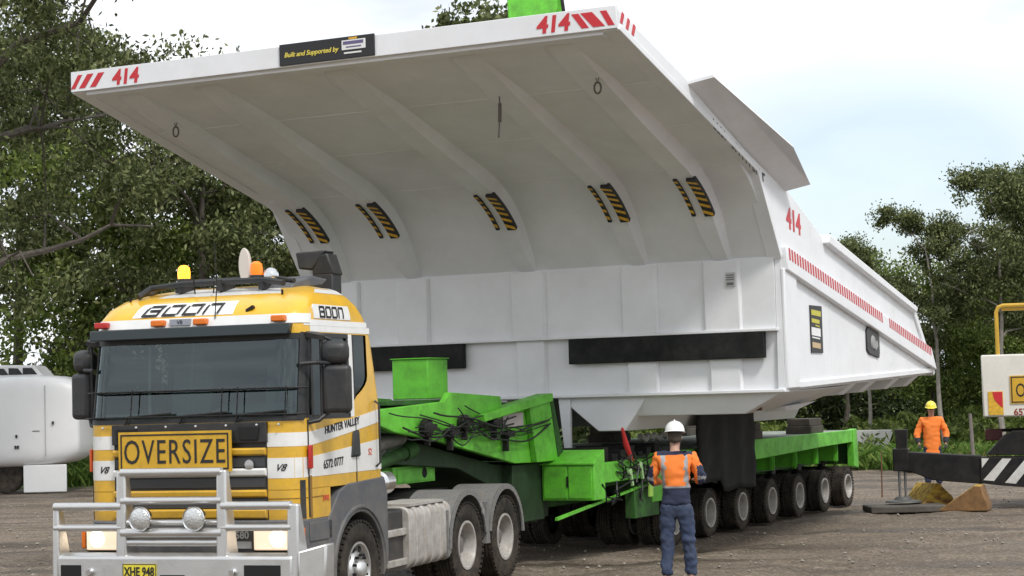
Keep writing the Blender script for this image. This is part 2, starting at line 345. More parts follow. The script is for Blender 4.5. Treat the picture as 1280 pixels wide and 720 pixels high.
# ------------------------------------------------------------------ vegetation
def leaf_mat(name, dark, mid, light):
    m = bpy.data.materials.new(name); m.use_nodes = True; t = m.node_tree; t.nodes.clear(); n_ = t.nodes.new; l = t.links.new
    o = n_('ShaderNodeOutputMaterial'); g = n_('ShaderNodeNewGeometry'); r = n_('ShaderNodeValToRGB'); l(g.outputs['Random Per Island'], r.inputs[0])
    e = r.color_ramp.elements; e[0].color = (*dark, 1); e[1].color = (*light, 1); x = e.new(.55); x.color = (*mid, 1)
    d = n_('ShaderNodeBsdfPrincipled'); d.inputs['Roughness'].default_value = .55; d.inputs['Specular IOR Level'].default_value = .25; l(r.outputs[0], d.inputs['Base Color'])
    tl = n_('ShaderNodeBsdfTranslucent'); l(r.outputs[0], tl.inputs[0]); mm = n_('ShaderNodeMixShader'); mm.inputs[0].default_value = .3
    l(d.outputs[0], mm.inputs[1]); l(tl.outputs[0], mm.inputs[2]); l(mm.outputs[0], o.inputs[0]); return m
GUM = leaf_mat('gum_leaves', (.036, .050, .015), (.105, .130, .042), (.27, .29, .13))
GUMY = leaf_mat('yellow_green_leaves', (.050, .075, .012), (.13, .18, .035), (.27, .32, .09))
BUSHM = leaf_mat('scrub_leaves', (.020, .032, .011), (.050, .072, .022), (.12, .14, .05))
BARK = mat('bark', (.10, .085, .07), .9, var=.45, scale=6, bump=.5, bscale=12)
BARKP = mat('pale_bark', (.26, .235, .20), .85, var=.35, scale=4, bump=.3, bscale=12)

def tree_meshes(seed, height, spread, clumps, leaves, leaf=(.15, .045), first=.35, clump_r=.62, lean=(0, 0), trunk_r=.2, lmat=GUM, bark=BARK, flat=.55, droop=.5, lower=None):
    rng = random.Random(seed); nr = np.random.RandomState(seed)
    mb = MB(); base = Vector((0, 0, -.2))
    # trunk
    pts = [base]; rad = [trunk_r * 1.25]; p = Vector((0, 0, 0)); n = 9
    for i in range(n):
        t = (i + 1) / n; p = Vector((lean[0] * t * height + rng.uniform(-.12, .12) * height * .08, lean[1] * t * height + rng.uniform(-.12, .12) * height * .08, height * .9 * t)); pts.append(p); rad.append(trunk_r * (1 - t * .82))
    mb.tube(pts, rad, 8)
    def along(t):
        f = t * n; i = min(int(f), n - 1); return pts[i + 1 if i + 1 <= n else n].lerp(pts[min(i + 2, n)], f - i) if i + 1 < n else pts[n]
    ends = []
    nl = max(5, clumps // 9)
    for i in range(nl):
        t = first + (1 - first) * (i + rng.random()) / nl; o = along(min(t, .98))
        az = i * 2.4 + rng.uniform(-.5, .5); L = spread * (.55 + .5 * rng.random()) * (1.15 - .5 * max(0, (t - .5) * 2) ** 2)
        rise = rng.uniform(.25, .75) * L
        q = [o]; steps = 6
        for s_ in range(steps):
            f = (s_ + 1) / steps
            q.append(o + Vector((math.cos(az) * L * f, math.sin(az) * L * f, rise * f ** .8)) + Vector([rng.uniform(-.06, .06) * L for _ in range(3)]))
        r0 = trunk_r * .5 * (1 - t * .5); mb.tube(q, [r0 * (1 - .85 * k / steps) for k in range(steps + 1)], 6)
        ns = max(3, clumps // nl)
        for k in range(ns):
            f = rng.uniform(.35, 1.0); a = q[min(int(f * steps), steps)]
            d = Vector((rng.gauss(0, 1), rng.gauss(0, 1), rng.gauss(.25, .6))).normalized() * rng.uniform(.25, .42) * L
            e = a + d; mid = a + d * .5 + Vector((0, 0, .08 * L)); mb.tube([a, mid, e], [r0 * .28, r0 * .2, r0 * .08], 5); ends.append(e)
    if lower:
        ends = [e for e in ends if e.z > lower]
    wood = mb
    # leaves: clumps of many small drooping blades
    per = leaves // max(1, len(ends)); P = []; 
    for e in ends:
        cr_ = clump_r * rng.uniform(.6, 1.35); m = int(per * rng.uniform(.55, 1.4))
        sub = 4; cs = nr.normal(0, 1, (sub, 3)) * cr_ * .6
        ci = nr.randint(0, sub, m); q = nr.normal(0, 1, (m, 3)) * cr_ * .38 + cs[ci]; q[:, 2] *= flat
        P.append(q + np.array(e)[None])
    P = np.concatenate(P); m = len(P)
    d = nr.normal(0, 1, (m, 3)); d[:, 2] -= droop * 1.6; d /= np.linalg.norm(d, axis=1)[:, None]
    s_ = np.cross(d, nr.normal(0, 1, (m, 3))); s_ /= np.linalg.norm(s_, axis=1)[:, None] + 1e-9
    L = leaf[0] * nr.uniform(.6, 1.4, (m, 1)); W = leaf[1] * nr.uniform(.7, 1.3, (m, 1))
    V = np.stack([P - d * L / 2, P + s_ * W, P + d * L / 2, P - s_ * W], 1).reshape(-1, 3)
    return wood, V
def leaf_mesh(name, V, m):
    n = len(V) // 4; me = bpy.data.meshes.new(name); me.vertices.add(len(V)); me.vertices.foreach_set('co', V.astype(np.float32).ravel())
    me.loops.add(n * 4); me.loops.foreach_set('vertex_index', np.arange(n * 4, dtype=np.int32)); me.polygons.add(n)
    me.polygons.foreach_set('loop_start', np.arange(0, n * 4, 4, dtype=np.int32)); me.update(); me.validate(); me.materials.append(m); return me
class TreeKind:
    def __init__(s, *a, lmat=GUM, bark=BARK, **kw):
        wood, V = tree_meshes(*a, **kw); s.src = None; s.wood = wood; s.V = V; s.lm = lmat; s.bk = bark
    def place(s, name, loc, rz, sc_, label, group, cat='tree'):
        if s.src is None:
            s.src = (s.wood.build('trunk', s.bk, fix=False), bpy.data.objects.new('crown', leaf_mesh('crown', s.V, s.lm))); C.objects.link(s.src[1]); a, b = s.src
        else:
            a, b = s.src[0].copy(), s.src[1].copy(); C.objects.link(a); C.objects.link(b)
        e = empty(name, loc, rz); e.scale = (sc_, sc_, sc_) if not isinstance(sc_, tuple) else sc_; a.parent = e; b.parent = e; tag(e, label, cat, group); return e
# left gum, large, its trunk just outside the frame
bigL = TreeKind(11, 17, 6.8, 140, 62000, leaf=(.17, .036), first=.22, clump_r=.74, lean=(.10, 0), trunk_r=.34, flat=.75)
bigL.place('gum_tree', (-14.5, 47, 0), .3, 1, 'tall spreading gum tree behind the left end of the white tray lip', 'gum trees around the yard')
midA = TreeKind(23, 12, 3.6, 95, 32000, leaf=(.18, .042), first=.25, clump_r=.68, trunk_r=.2, flat=.8)
midB = TreeKind(37, 14, 3.4, 80, 26000, leaf=(.20, .045), first=.30, clump_r=.60, trunk_r=.17, lean=(.05, 0), flat=.7, bark=BARKP)
midC = TreeKind(51, 9, 3.0, 80, 26000, leaf=(.18, .06), first=.12, clump_r=.8, trunk_r=.15, flat=.9, droop=.2, lmat=GUMY)
thin = TreeKind(67, 12, 2.6, 45, 9000, leaf=(.19, .055), first=.5, clump_r=.5, trunk_r=.14, flat=.6, bark=BARKP)
TL = [
    (midA, -16, -26, 1.0, 1.1, 'unseen gum tree added behind the camera at left for glass reflections'), (midC, -7, -30, 2.0, 1.2, 'unseen bushy tree added behind the camera for glass reflections'), (midB, 1, -28, .3, 1.0, 'unseen pale gum tree added behind the camera for glass reflections'),  # first two rows: unseen trees added behind the camera to darken windscreen reflections
    (midC, 9, -32, .8, 1.2, 'unseen low tree added behind the camera at right for glass reflections'), (midA, 18, -27, 2.4, 1.1, 'unseen dark gum tree added behind the camera at right for glass reflections'), # kind, x, y, rot, scale, label
    (midA, -9.0, 56, 1.0, 1.0, 'dark gum tree behind the cab roof beacons'),
    (midC, -12.8, 60, 2.0, 1.0, 'low yellow-green tree behind the white water tanker'),
    (midC, -8.6, 63, 4.0, 1.0, 'yellow-green tree showing left of the cab windscreen'),
    (midA, -16.5, 64, 3.0, 1.2, 'dark gum tree at the far left edge'),
    (midA, -6.2, 60, 5.0, 0.95, 'gum tree behind the black exhaust stack'),
    (thin, 0.2, 66, 0.0, 1.28, 'thin gum tree whose top shows over the tray lip left of the green crane hook'),
    (thin, -1.9, 70, 2.5, 1.33, 'sparse gum tree top above the middle of the tray lip'),
    (midB, 12.9, 58, 2.2, .52, 'gum tree with pale trunk standing above the orange jacket worker'),
    (midB, 14.3, 57, 0.6, .60, 'tallest gum tree at the right edge behind the yellow handrail'),
    (midB, 16.6, 60, 4.0, .63, 'tall gum tree at the far right edge of the yard'),
    (thin, 11.4, 62, 1.0, .56, 'slender gum tree with a sparse crown just beyond the tray tail'),
    (midC, 13.9, 64, 1.4, .62, 'bushy green tree between two taller gums at right'),
    (midA, 12.4, 72, 1.9, .62, 'dark low gum tree behind the tray tail'),
    (midC, 9.0, 70, 5.2, .60, 'dark bushy tree seen under the tray tail'),
    (midA, 6.0, 72, 3.4, .55, 'dark scrubby tree seen above the trailer deck'),
    (midC, 16.4, 66, 3.0, .62, 'bushy tree behind the white crane box'),
    (midA, 18.6, 70, 1.1, .62, 'gum tree outside the right edge behind the crane'),
]
for k, x, y, rz, s, lb in TL: k.place('gum_tree', (x, y, 0), rz, s, lb, 'gum trees around the yard')

def blades(name, regions, n, size, m, label, seed=5, up_=.9):
    nr = np.random.RandomState(seed); P = []
    for (x0, x1, y0, y1, wt) in regions:
        k = int(n * wt); q = np.stack([nr.uniform(x0, x1, k), nr.uniform(y0, y1, k), np.zeros(k)], 1)
        keep = np.array([noise.noise((a * .5, b * .5, 2)) > -.25 and b > y0 + 2.2 + 3.4 * noise.noise((a * .55, b * .4, 6)) + 1.2 * noise.noise((a * 2.3, b, 8)) for a, b in q[:, :2]]); P.append(q[keep])
    P = np.concatenate(P); k = len(P); h = nr.uniform(.4, 1.3, (k, 1)) * size * (1 + .5 * np.array([[noise.noise((a * .3, b * .3, 9))] for a, b in P[:, :2]]))
    d = nr.normal(0, .45, (k, 3)); d[:, 2] = 1; s_ = np.stack([nr.normal(0, 1, k), nr.normal(0, 1, k), np.zeros(k)], 1); s_ /= np.linalg.norm(s_, axis=1)[:, None]
    wd = .018 * (size / .3); a = P - s_ * wd; b = P + s_ * wd; t1 = P + d * h * .6; t2 = P + d * h * np.array([1.35, 1.35, .95])
    V = np.stack([a, b, t1 + s_ * wd * .6, t2], 1).reshape(-1, 3)
    o = bpy.data.objects.new(name, leaf_mesh(name, V, m)); C.objects.link(o); tag(o, label, kind='stuff'); return o
GRASSM = leaf_mat('grass_blades', (.05, .10, .018), (.12, .22, .035), (.25, .32, .08))
DRYM = leaf_mat('dry_grass_blades', (.14, .10, .04), (.26, .19, .08), (.38, .30, .14))
blades('grass', [(4, 26, 50.5, 66, .8), (-22, 2, 56, 66, .35)], 75000, .50, GRASSM, 'green grass growing along the edge of the yard')
blades('dry_grass', [(8, 20, 53, 56, .6), (10.5, 13, 50, 53, .4)], 7000, .42, DRYM, 'dry brown grass at the edge of the yard', 8)
# dense scrub that closes the view between the trees
def scrub(name, x0, x1, y, h, n, seed, label, lm, zb=0):
    nr = np.random.RandomState(seed); k = n; x = nr.uniform(x0, x1, k); yy = y + nr.normal(0, 1.6, k)
    top = np.array([h * (.62 + .5 * noise.noise((a * .35, seed, 1)) + .28 * noise.noise((a * 1.1, seed, 4))) for a in x])
    z = zb + np.abs(nr.uniform(0, 1, k)) ** .8 * top; P = np.stack([x, yy, z], 1)
    P += np.stack([noise_arr(P, 1), noise_arr(P, 2), noise_arr(P, 3)], 1) * .55
    d = nr.normal(0, 1, (k, 3)); d /= np.linalg.norm(d, axis=1)[:, None]; s_ = np.cross(d, nr.normal(0, 1, (k, 3))); s_ /= np.linalg.norm(s_, axis=1)[:, None]
    L = nr.uniform(.09, .2, (k, 1)); W = L * .34
    V = np.stack([P - d * L, P + s_ * W, P + d * L, P - s_ * W], 1).reshape(-1, 3)
    o = bpy.data.objects.new(name, leaf_mesh(name, V, lm)); C.objects.link(o); tag(o, label, kind='stuff')
def noise_arr(P, s):
    return np.array([noise.noise((a * 1.1 + s * 7, b * 1.1, c * 1.3)) for a, b, c in P])
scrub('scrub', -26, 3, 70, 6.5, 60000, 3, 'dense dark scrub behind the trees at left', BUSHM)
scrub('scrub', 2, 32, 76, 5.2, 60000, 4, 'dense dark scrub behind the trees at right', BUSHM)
scrub('undergrowth', 3, 24, 63, 1.7, 22000, 6, 'bright low undergrowth in front of the trees at right', GUMY)

# ------------------------------------------------------------------ wheels
def tyre_prof(Ro, Ri, W, grooves=4):
    h = W / 2; p = [(Ri, -h * .72), (Ri + .02, -h * .86), (Ri + (Ro - Ri) * .35, -h), (Ro - .05, -h * .98), (Ro - .018, -h * .86)]
    n = grooves; x0, x1 = -h * .8, h * .8
    for i in range(n + 1):
        a = x0 + (x1 - x0) * i / (n + 1); b_ = x0 + (x1 - x0) * (i + 1) / (n + 1)
        p += [(Ro, a + .004), (Ro, b_ - .008)]
        if i < n: p += [(Ro - .014, b_ - .006), (Ro - .014, b_ + .002)]
    p += [(Ro - .018, h * .86), (Ro - .05, h * .98), (Ro - (Ro - Ri) * .65, h), (Ri + .02, h * .86), (Ri, h * .72)]
    return p
def tyre_mesh(Ro, Ri, W, lugs=46):
    mb = MB(); mb.lathe(tyre_prof(Ro, Ri, W), (0, 0, 0), 'x', 48, cap=False)
    for i in range(lugs):                       # shoulder lugs
        a = 2 * math.pi * i / lugs
        for s in (-1, 1):
            c = Vector((s * W * .40, math.cos(a) * (Ro - .004), math.sin(a) * (Ro - .004)))
            mb.rb(c, (W * .19, 2 * math.pi * Ro / lugs * .55, .022), (a - math.pi / 2, 0, 0))
    return mb
def rim_front(side, Ri):     # convex steer rim with hand holes and hub
    mb = MB(); s = side
    mb.lathe([(Ri + .012, s * .115), (Ri + .012, s * .135), (Ri - .012, s * .135), (Ri - .03, s * .10), (Ri - .055, s * .06), (Ri * .72, s * .075), (Ri * .60, s * .125), (Ri * .50, s * .13), (Ri * .5, s * .10), (.02, s * .10)], (0, 0, 0), 'x', 40, 0, cap=False)
    mb.lathe([(.115, s * .10), (.11, s * .155), (.09, s * .185), (.06, s * .20), (.0, s * .205)], (0, 0, 0), 'x', 24, 1)
    for i in range(10):
        a = 2 * math.pi * (i + .5) / 10; rr = Ri * .80
        mb.lathe([(.034, s * .094), (.034, s * .104), (.0, s * .104)], (0, math.cos(a) * rr, math.sin(a) * rr), 'x', 12, 2)
        a = 2 * math.pi * i / 10; mb.lathe([(.016, s * .128), (.016, s * .165), (.0, s * .17)], (0, math.cos(a) * Ri * .54, math.sin(a) * Ri * .54), 'x', 6, 2)
    return mb
def rim_deep(side, Ri, dep=.17):
    mb = MB(); s = side
    mb.lathe([(Ri + .012, s * .10), (Ri + .012, s * .125), (Ri - .015, s * .125), (Ri - .03, s * .10), (Ri - .04, -s * dep * .3), (Ri * .80, -s * dep * .62), (Ri * .62, -s * dep * .40), (.02, -s * dep * .4)], (0, 0, 0), 'x', 36, 0, cap=False)
    mb.lathe([(Ri * .44, -s * dep * .4), (Ri * .40, s * .0), (Ri * .33, s * .035), (Ri * .2, s * .045), (0, s * .048)], (0, 0, 0), 'x', 24, 1)
    for i in range(10):
        a = 2 * math.pi * i / 10; mb.lathe([(.014, -s * dep * .4), (.014, s * .0), (.0, s * .005)], (0, math.cos(a) * Ri * .58, math.sin(a) * Ri * .58), 'x', 6, 1)
        a = 2 * math.pi * (i + .5) / 10; mb.lathe([(.026, -s * (dep - .09)), (.026, -s * (dep - .105)), (.0, -s * (dep - .105))], (0, math.cos(a) * Ri * .80, math.sin(a) * Ri * .80), 'x', 10, 2)
    return mb
RIMD = mat('dusty_rim', (0.44, 0.42, 0.39), 0.55, 0.2, var=0.2, scale=9, dirt=(0.2, 0.17, 0.13), dirt_amt=0.6, dirt_scale=7)
HUBD = mat('dusty_hub', (0.16, 0.15, 0.14), 0.7, 0.1, var=0.3, scale=12)
HOLE = mat('hole_black', (0.01, 0.01, 0.01), 0.9)
_wm = {}
def wheel(parent, kind, side, loc, dual=False):
    key = (kind, side)
    e = empty('wheel', loc, 0, parent)
    if key not in _wm:
        if kind == 'steer': t, r = tyre_mesh(.53, .29, .31), rim_front(side, .29)
        elif kind == 'drive': t, r = tyre_mesh(.53, .29, .27), rim_deep(side, .29)
        else: t, r = tyre_mesh(.388, .225, .235, 40), rim_deep(side, .225, .12)
        to = t.build('tyre', RUB, e, fix=False); ro = r.build('rim', [RIMD if kind != 'steer' else ALU, HUBD if kind != 'steer' else ALU, HOLE], e, fix=True)
        _wm[key] = (to.data, ro.data)
    else:
        for nm, d in zip(('tyre', 'rim'), _wm[key]):
            o = bpy.data.objects.new(nm, d); C.objects.link(o); o.parent = e
    if dual:
        o = bpy.data.objects.new('inner_tyre', _wm[key][0]); C.objects.link(o); o.parent = e; o.location = (-side * (.31 if kind == 'drive' else .262), 0, 0)
    e.rotation_euler = (random.Random(len(bpy.data.objects)).uniform(0, 6), 0, 0)
    return e

# ------------------------------------------------------------------ prime mover
K = empty('prime_mover', K_LOC, -TH_K)
tag(K, 'yellow and white prime mover with an aluminium bull bar and OVERSIZE sign', 'truck')
TAB = [(1.13, 1.25, -1.42, .66), (1.30, 1.25, -1.43, .68), (2.17, 1.25, -1.43, .70), (2.6, 1.245, -1.37, .60), (3.02, 1.235, -1.30, .50), (3.14, 1.23, -1.31, .45), (3.27, 1.22, -1.27, .34),
       (3.38, 1.19, -1.15, .24), (3.48, 1.12, -.95, .14), (3.56, .98, -.65, .05), (3.615, .75, -.38, -.08), (3.63, .5, -.2, -.2)]
RF = .22
def cabpt(wc, z, off=0.0, ybk=None):
    """point on the cab skin: wc runs from the front centre round the corner and along the side"""
    sg = -1 if wc < 0 else 1; a = abs(wc); hw = lerp_tab(TAB, z, 1); yf = lerp_tab(TAB, z, 2); fl = 1.25 - RF; k_ = (hw - RF) / fl
    if a <= fl: return (sg * a * k_, yf - off, z)
    al = math.pi / 2 * RF
    if a <= fl + al:
        t = (a - fl) / RF; return (sg * (hw - RF + math.sin(t) * (RF + off)), yf + RF - math.cos(t) * (RF + off), z)
    y = -1.21 + (a - fl - al); y = max(y, yf + RF); return (sg * (hw + off), y, z)
W0 = 1.25 - RF; W1 = W0 + math.pi / 2 * RF
def WY(y): return W1 + y + 1.21         # side coordinate from y
def patch(mb, w0, w1, z0, z1, off, k=0, nw=10, nz=6, thick=None):
    """skin-following panel; z0/z1 may be functions of wc"""
    g = []
    for i in range(nw + 1):
        wc = w0 + (w1 - w0) * i / nw; a = z0(wc) if callable(z0) else z0; b_ = z1(wc) if callable(z1) else z1
        g.append([cabpt(wc, a + (b_ - a) * j / nz, off) for j in range(nz + 1)])
    mb.grid(g, k)
    th = thick or .012
    # rim so that it has an edge
    for side_ in (0, nw):
        wc = w0 + (w1 - w0) * side_ / nw; a = z0(wc) if callable(z0) else z0; b_ = z1(wc) if callable(z1) else z1
        mb.grid([g[side_], [cabpt(wc, a + (b_ - a) * j / nz, off - th) for j in range(nz + 1)]], k)
    for row in (0, nz):
        A = [g[i][row] for i in range(nw + 1)]; B = []
        for i in range(nw + 1):
            wc = w0 + (w1 - w0) * i / nw; a = z0(wc) if callable(z0) else z0; b_ = z1(wc) if callable(z1) else z1
            B.append(cabpt(wc, a + (b_ - a) * row / nz, off - th))
        mb.grid([A, B], k)
def cab_loop(z, n=7):
    hw, yf, yb = lerp_tab(TAB, z, 1), lerp_tab(TAB, z, 2), lerp_tab(TAB, z, 3); rb_ = .12; P = []
    rf = min(RF, hw * .4) if z > 3.3 else RF
    for i in range(n + 1): t = math.pi / 2 * i / n; P.append((hw - rf + math.sin(t) * rf, yf + rf - math.cos(t) * rf, z))
    for i in range(n + 1): t = math.pi / 2 * i / n; P.append((hw - rb_ + math.cos(t) * rb_, yb - rb_ + math.sin(t) * rb_, z))
    return P + [(-x, y, z_) for x, y, z_ in P[::-1]]
# body shell: lower part solid, window belt left open between pillars, then the roof
cabm = MB()
def loft(zs, mb, k, cap0=True, cap1=True, cut=None):
    Ls = [cab_loop(z) for z in zs]
    if cut is not None: Ls = [[(x, min(y, cut), z) for x, y, z in L] for L in Ls]
    n = len(Ls[0]); vs = [p for L in Ls for p in L]; fs = []
    for i in range(len(Ls) - 1):
        for j in range(n): j2 = (j + 1) % n; fs.append((i * n + j, i * n + j2, (i + 1) * n + j2, (i + 1) * n + j))
    if cap0: fs.append(tuple(range(n))[::-1])
    if cap1: fs.append(tuple((len(Ls) - 1) * n + j for j in range(n)))
    mb.add(vs, fs, k)
loft([1.46, 1.8, 2.19], cabm, 0)
loft([1.16, 1.30, 1.47], cabm, 0, cut=-.72)
loft([3.06, 3.14, 3.27, 3.33, 3.38, 3.43, 3.48, 3.52, 3.56, 3.59, 3.615, 3.63], cabm, 0)
# back wall and pillars of the window belt
def belt(w0, w1, k, off=0, t=.06, z0=2.18, z1=3.07):
    for sg in (-1, 1):
        g0 = [[cabpt(sg * (w0 + (w1 - w0) * i / 4), z0 + (z1 - z0) * j / 8, off) for j in range(9)] for i in range(5)]
        g1 = [[cabpt(sg * (w0 + (w1 - w0) * i / 4), z0 + (z1 - z0) * j / 8, off - t) for j in range(9)] for i in range(5)]
        cabm.grid(g0, k); cabm.grid(g1, 2); cabm.grid([g0[0], g1[0]], k); cabm.grid([g0[-1], g1[-1]], k)
belt(W0 + .20, W1 + .03, 2); belt(WY(-.17), WY(-.07), 1)
# rear quarter: yellow panel around the rear side window, following the raked back edge
def ybk(z): return lerp_tab(TAB, z, 3)
for sg in (-1, 1):
    g = []
    zz = [2.18 + (3.07 - 2.18) * j / 16 for j in range(17)]
    def wfr(z):   # front limit of the yellow panel = rear edge of the window (rounded low corner)
        return .30 - .30 * max(0, min(1, (2.62 - z) / .22)) ** 2 * 1.0 if z < 2.62 else .30
    x_ = lambda z: sg * lerp_tab(TAB, z, 1)
    cabm.grid([[(x_(z), -.07 if z < 2.40 else wfr(z), z) for z in zz], [(x_(z), ybk(z) - .12, z) for z in zz]], 0)
    cabm.grid([[(x_(z), ybk(z) - .12 + .12 * math.sin(t), z) if False else (x_(z) - sg * .12 * (1 - math.cos(t)), ybk(z) - .12 + .12 * math.sin(t), z) for z in zz] for t in [math.pi / 2 * i / 5 for i in range(6)]], 0)
zz = [2.18 + .89 * j / 8 for j in range(9)]
cabm.grid([[(-1.13, ybk(z), z) for z in zz], [(1.13, ybk(z), z) for z in zz]], 0)
cabm.b(-1.15, 1.15, -.6, .45, 2.19, 2.24, 2)
# paint bands (white)
def bend(a, b_): return lambda wc: a + (b_ - a) * max(0, min(1, (abs(wc) - W1) / 1.85)) ** 1.1
for sg in (1, -1):
    patch(cabm, sg * (W0 - .15), sg * WY(.60), bend(1.905, 2.115), bend(2.045, 2.255), .004, 1, 26, 2)
    patch(cabm, sg * (W0 - .15), sg * WY(.60), bend(1.585, 1.585), bend(1.79, 1.925), .004, 1, 26, 3)
    patch(cabm, sg * WY(-1.2), sg * WY(.40), 3.075, 3.14, .004, 1, 12, 1)
# header band across the front above the sun visor and white roof front
patch(cabm, -(W1 + .05), W1 + .05, 3.165, 3.262, .012, 1, 40, 2)
patch(cabm, W1 - .1, WY(.33), 3.14, 3.20, .006, 1, 10, 1)
patch(cabm, -.78, .45, 3.28, 3.43, .008, 1, 14, 8)     # white panel behind roof lettering
patch(cabm, WY(-.98), WY(-.08), 3.215, 3.365, .008, 1, 10, 4)
patch(cabm, WY(-1.0), WY(.05), lambda w: 3.50, lambda w: 3.575, .006, 1, 10, 3)
patch(cabm, -WY(-1.0), -WY(.05), 3.50, 3.575, .006, 1, 10, 3)
patch(cabm, -.8, .95, 3.50, 3.60, .006, 1, 14, 3)
# door shut lines and the vertical recess near the grille
for sg in (1, -1):
    patch(cabm, sg * WY(-1.235), sg * WY(-1.215), 1.18, 2.17, .007, 2, 1, 4)
    patch(cabm, sg * WY(-.06), sg * WY(-.045), 1.47, 2.17, .0075, 2, 1, 4)
    patch(cabm, sg * (W1 - .14), sg * (W1 - .075), 1.17, 1.56, .007, 2, 2, 3)
    patch(cabm, sg * WY(-1.21), sg * WY(-1.16), 1.17, 1.60, .0065, 3, 1, 3)
cab = cabm.build('cab', [YEL, CWHITE, PLAS, mat('bronze_trim', (.25, .13, .02), .5)], K, smooth=40, fix=False)
for sx in (1, -1):
    g = MB(); g.tube([cabpt(sx * WY(.45), z_, o__) for z_, o__ in ((1.62, .01), (1.66, .06), (2.3, .06), (2.34, .01))], .013, 6); g.build('grab_rail', PLAS, K)
    g = MB(); patch(g, sx * (W0 - .15), sx * (W0 - .14), 1.17, 2.15, .008, 0, 1, 5); g.build('panel_gap', PLAS, K, fix=False)
g = MB(); patch(g, -(W0 - .1), W0 - .1, 1.500, 1.508, .0065, 0, 20, 1) if False else patch(g, W0 - .14, WY(-.8), 1.376, 1.382, .007, 0, 12, 1); g.build('panel_gap', mat('gap_shadow', (.2, .1, .01), .7), K, fix=False)
# lettering on the cab
lt = MB()
def on_front(cx, z0, off, sl=0.0):
    def f(x, y, d):
        zc = z0 + y; p = cabpt(cx + x, zc, off + d); return p
    return f
def on_side(cy, z0, off, sl=0.0):
    def f(x, y, d): return cabpt(WY(cy + x), z0 + y + sl * x, off + d)
    return f
strokes_into(lt, boon(.10, .98), .024, on_front(-.17, 3.302, .022))
lt.build('lettering', BLK, cab, smooth=0, fix=False); lt = MB()
strokes_into(lt, boon(.105, .60, .12), .022, on_side(-.53, 3.235, .010))
lt.build('lettering', BLK, cab, smooth=0, fix=False); lt = MB()
text_into(lt, 'HUNTER VALLEY', .115, on_side(-.40, 2.055, .006, .10), offset=.002)
lt.build('lettering', BLK, cab, smooth=0, fix=False); lt = MB()
text_into(lt, '6572 0777', .125, on_side(-.64, 1.665, .006, .05), offset=.001, xs=.92)
lt.build('lettering', BLK, cab, smooth=0, fix=False); lt = MB()
text_into(lt, 'V8', .1, on_front(W0 - .0, 1.66, .006), shear=.5, offset=.001)
lt.build('lettering', BLK, cab, smooth=0, fix=False); lt = MB()
text_into(lt, 'V8', .1, on_front(-W0 - .0, 1.66, .006), shear=.5, offset=.001)
lt.build('lettering', BLK, cab, smooth=0, fix=False)
lr = MB(); text_into(lr, 'S2', .10, on_side(.30, 1.755, .006)); lr.build('lettering', mat('red_letters', (.6, .10, .04), .5), cab, smooth=0, fix=False); lr = MB(); text_into(lr, 'EWL', .075, on_side(-.84, 1.33, .006), shear=.3, offset=.002)
lr.build('lettering', mat('red_letters', (.6, .10, .04), .5), cab, smooth=0, fix=False)
# windscreen, visor, side windows
g = MB(); patch(g, -(W0 + .22), W0 + .22, 2.19, 3.055, -.012, 0, 40, 6)
g.build('windscreen', GLASS, K, fix=False)
g = MB(); patch(g, -(W0 + .24), W0 + .24, 2.165, 2.215, .004, 0, 40, 1); patch(g, -(W0 + .24), W0 + .24, 3.0, 3.06, .002, 0, 40, 1)
for s in (-1, 1): patch(g, s * (W0 + .19), s * (W0 + .27), 2.165, 3.06, .003, 0, 3, 6)
patch(g, -.02, .0, 2.2, 3.02, -.02, 0, 1, 4)
g.build('windscreen_seal', PLAS, K, fix=False)
for sx in (1, -1):
    g = MB(); patch(g, sx * WY(-1.10), sx * WY(-.18), 2.19, 3.055, -.015, 0, 8, 5); g.build('side_window', GLASSD, K, fix=False)
    g = MB(); patch(g, sx * WY(-.07), sx * WY(.30), 2.40, 3.055, -.015, 0, 5, 5); g.build('side_window', GLASSD, K, fix=False)
for sx in (1, -1):
    g = MB()
    patch(g, sx * WY(-1.2), sx * WY(-.17), 2.17, 2.215, .004, 0, 8, 1); patch(g, sx * WY(-1.2), sx * WY(-.17), 3.02, 3.065, .004, 0, 8, 1)
    patch(g, sx * WY(-.22), sx * WY(-.175), 2.19, 3.05, .004, 0, 1, 5); patch(g, sx * WY(-1.12), sx * WY(-1.07), 2.19, 3.05, .004, 0, 1, 5)
    patch(g, sx * WY(-.07), sx * WY(-.04), 2.38, 3.05, .004, 0, 1, 5);
    g.build('window_frame', PLAS, K, fix=False)
g = MB()   # tinted sun visor hanging from the header
g.hexa([(-1.14, -1.33, 3.05), (1.14, -1.33, 3.05), (1.16, -1.46, 3.045), (.7, -1.50, 3.045), (-.7, -1.50, 3.045), (-1.16, -1.46, 3.045)],
       [(-1.16, -1.32, 3.16), (1.16, -1.32, 3.16), (1.18, -1.42, 3.158), (.7, -1.455, 3.158), (-.7, -1.455, 3.158), (-1.18, -1.42, 3.158)])
g.build('sun_visor', mat('smoked_visor', (.018, .026, .028), .3, spec=.4), K, bevel=.012)
for x in (-1.05, -.56, -.09 - .0, .92):
    pass
for x in (-1.08, -.40, .10, 1.0):
    g = MB(); g.b(x - .075, x + .075, -1.375, -1.29, 3.18, 3.245); g.build('marker_light', ORL if abs(x) < 1.05 else REDL, K, bevel=.012)
g = MB(); g.b(-.27, -.03, -1.33, -1.29, 3.185, 3.25, 0); text_into(g, 'V8', .06, lambda x, y, d: (x - .15, -1.33 - d, 3.195 + y), 1); g.build('badge', [mat('badge_silver', (.35, .36, .4), .3, .6), BLK], K, fix=False)
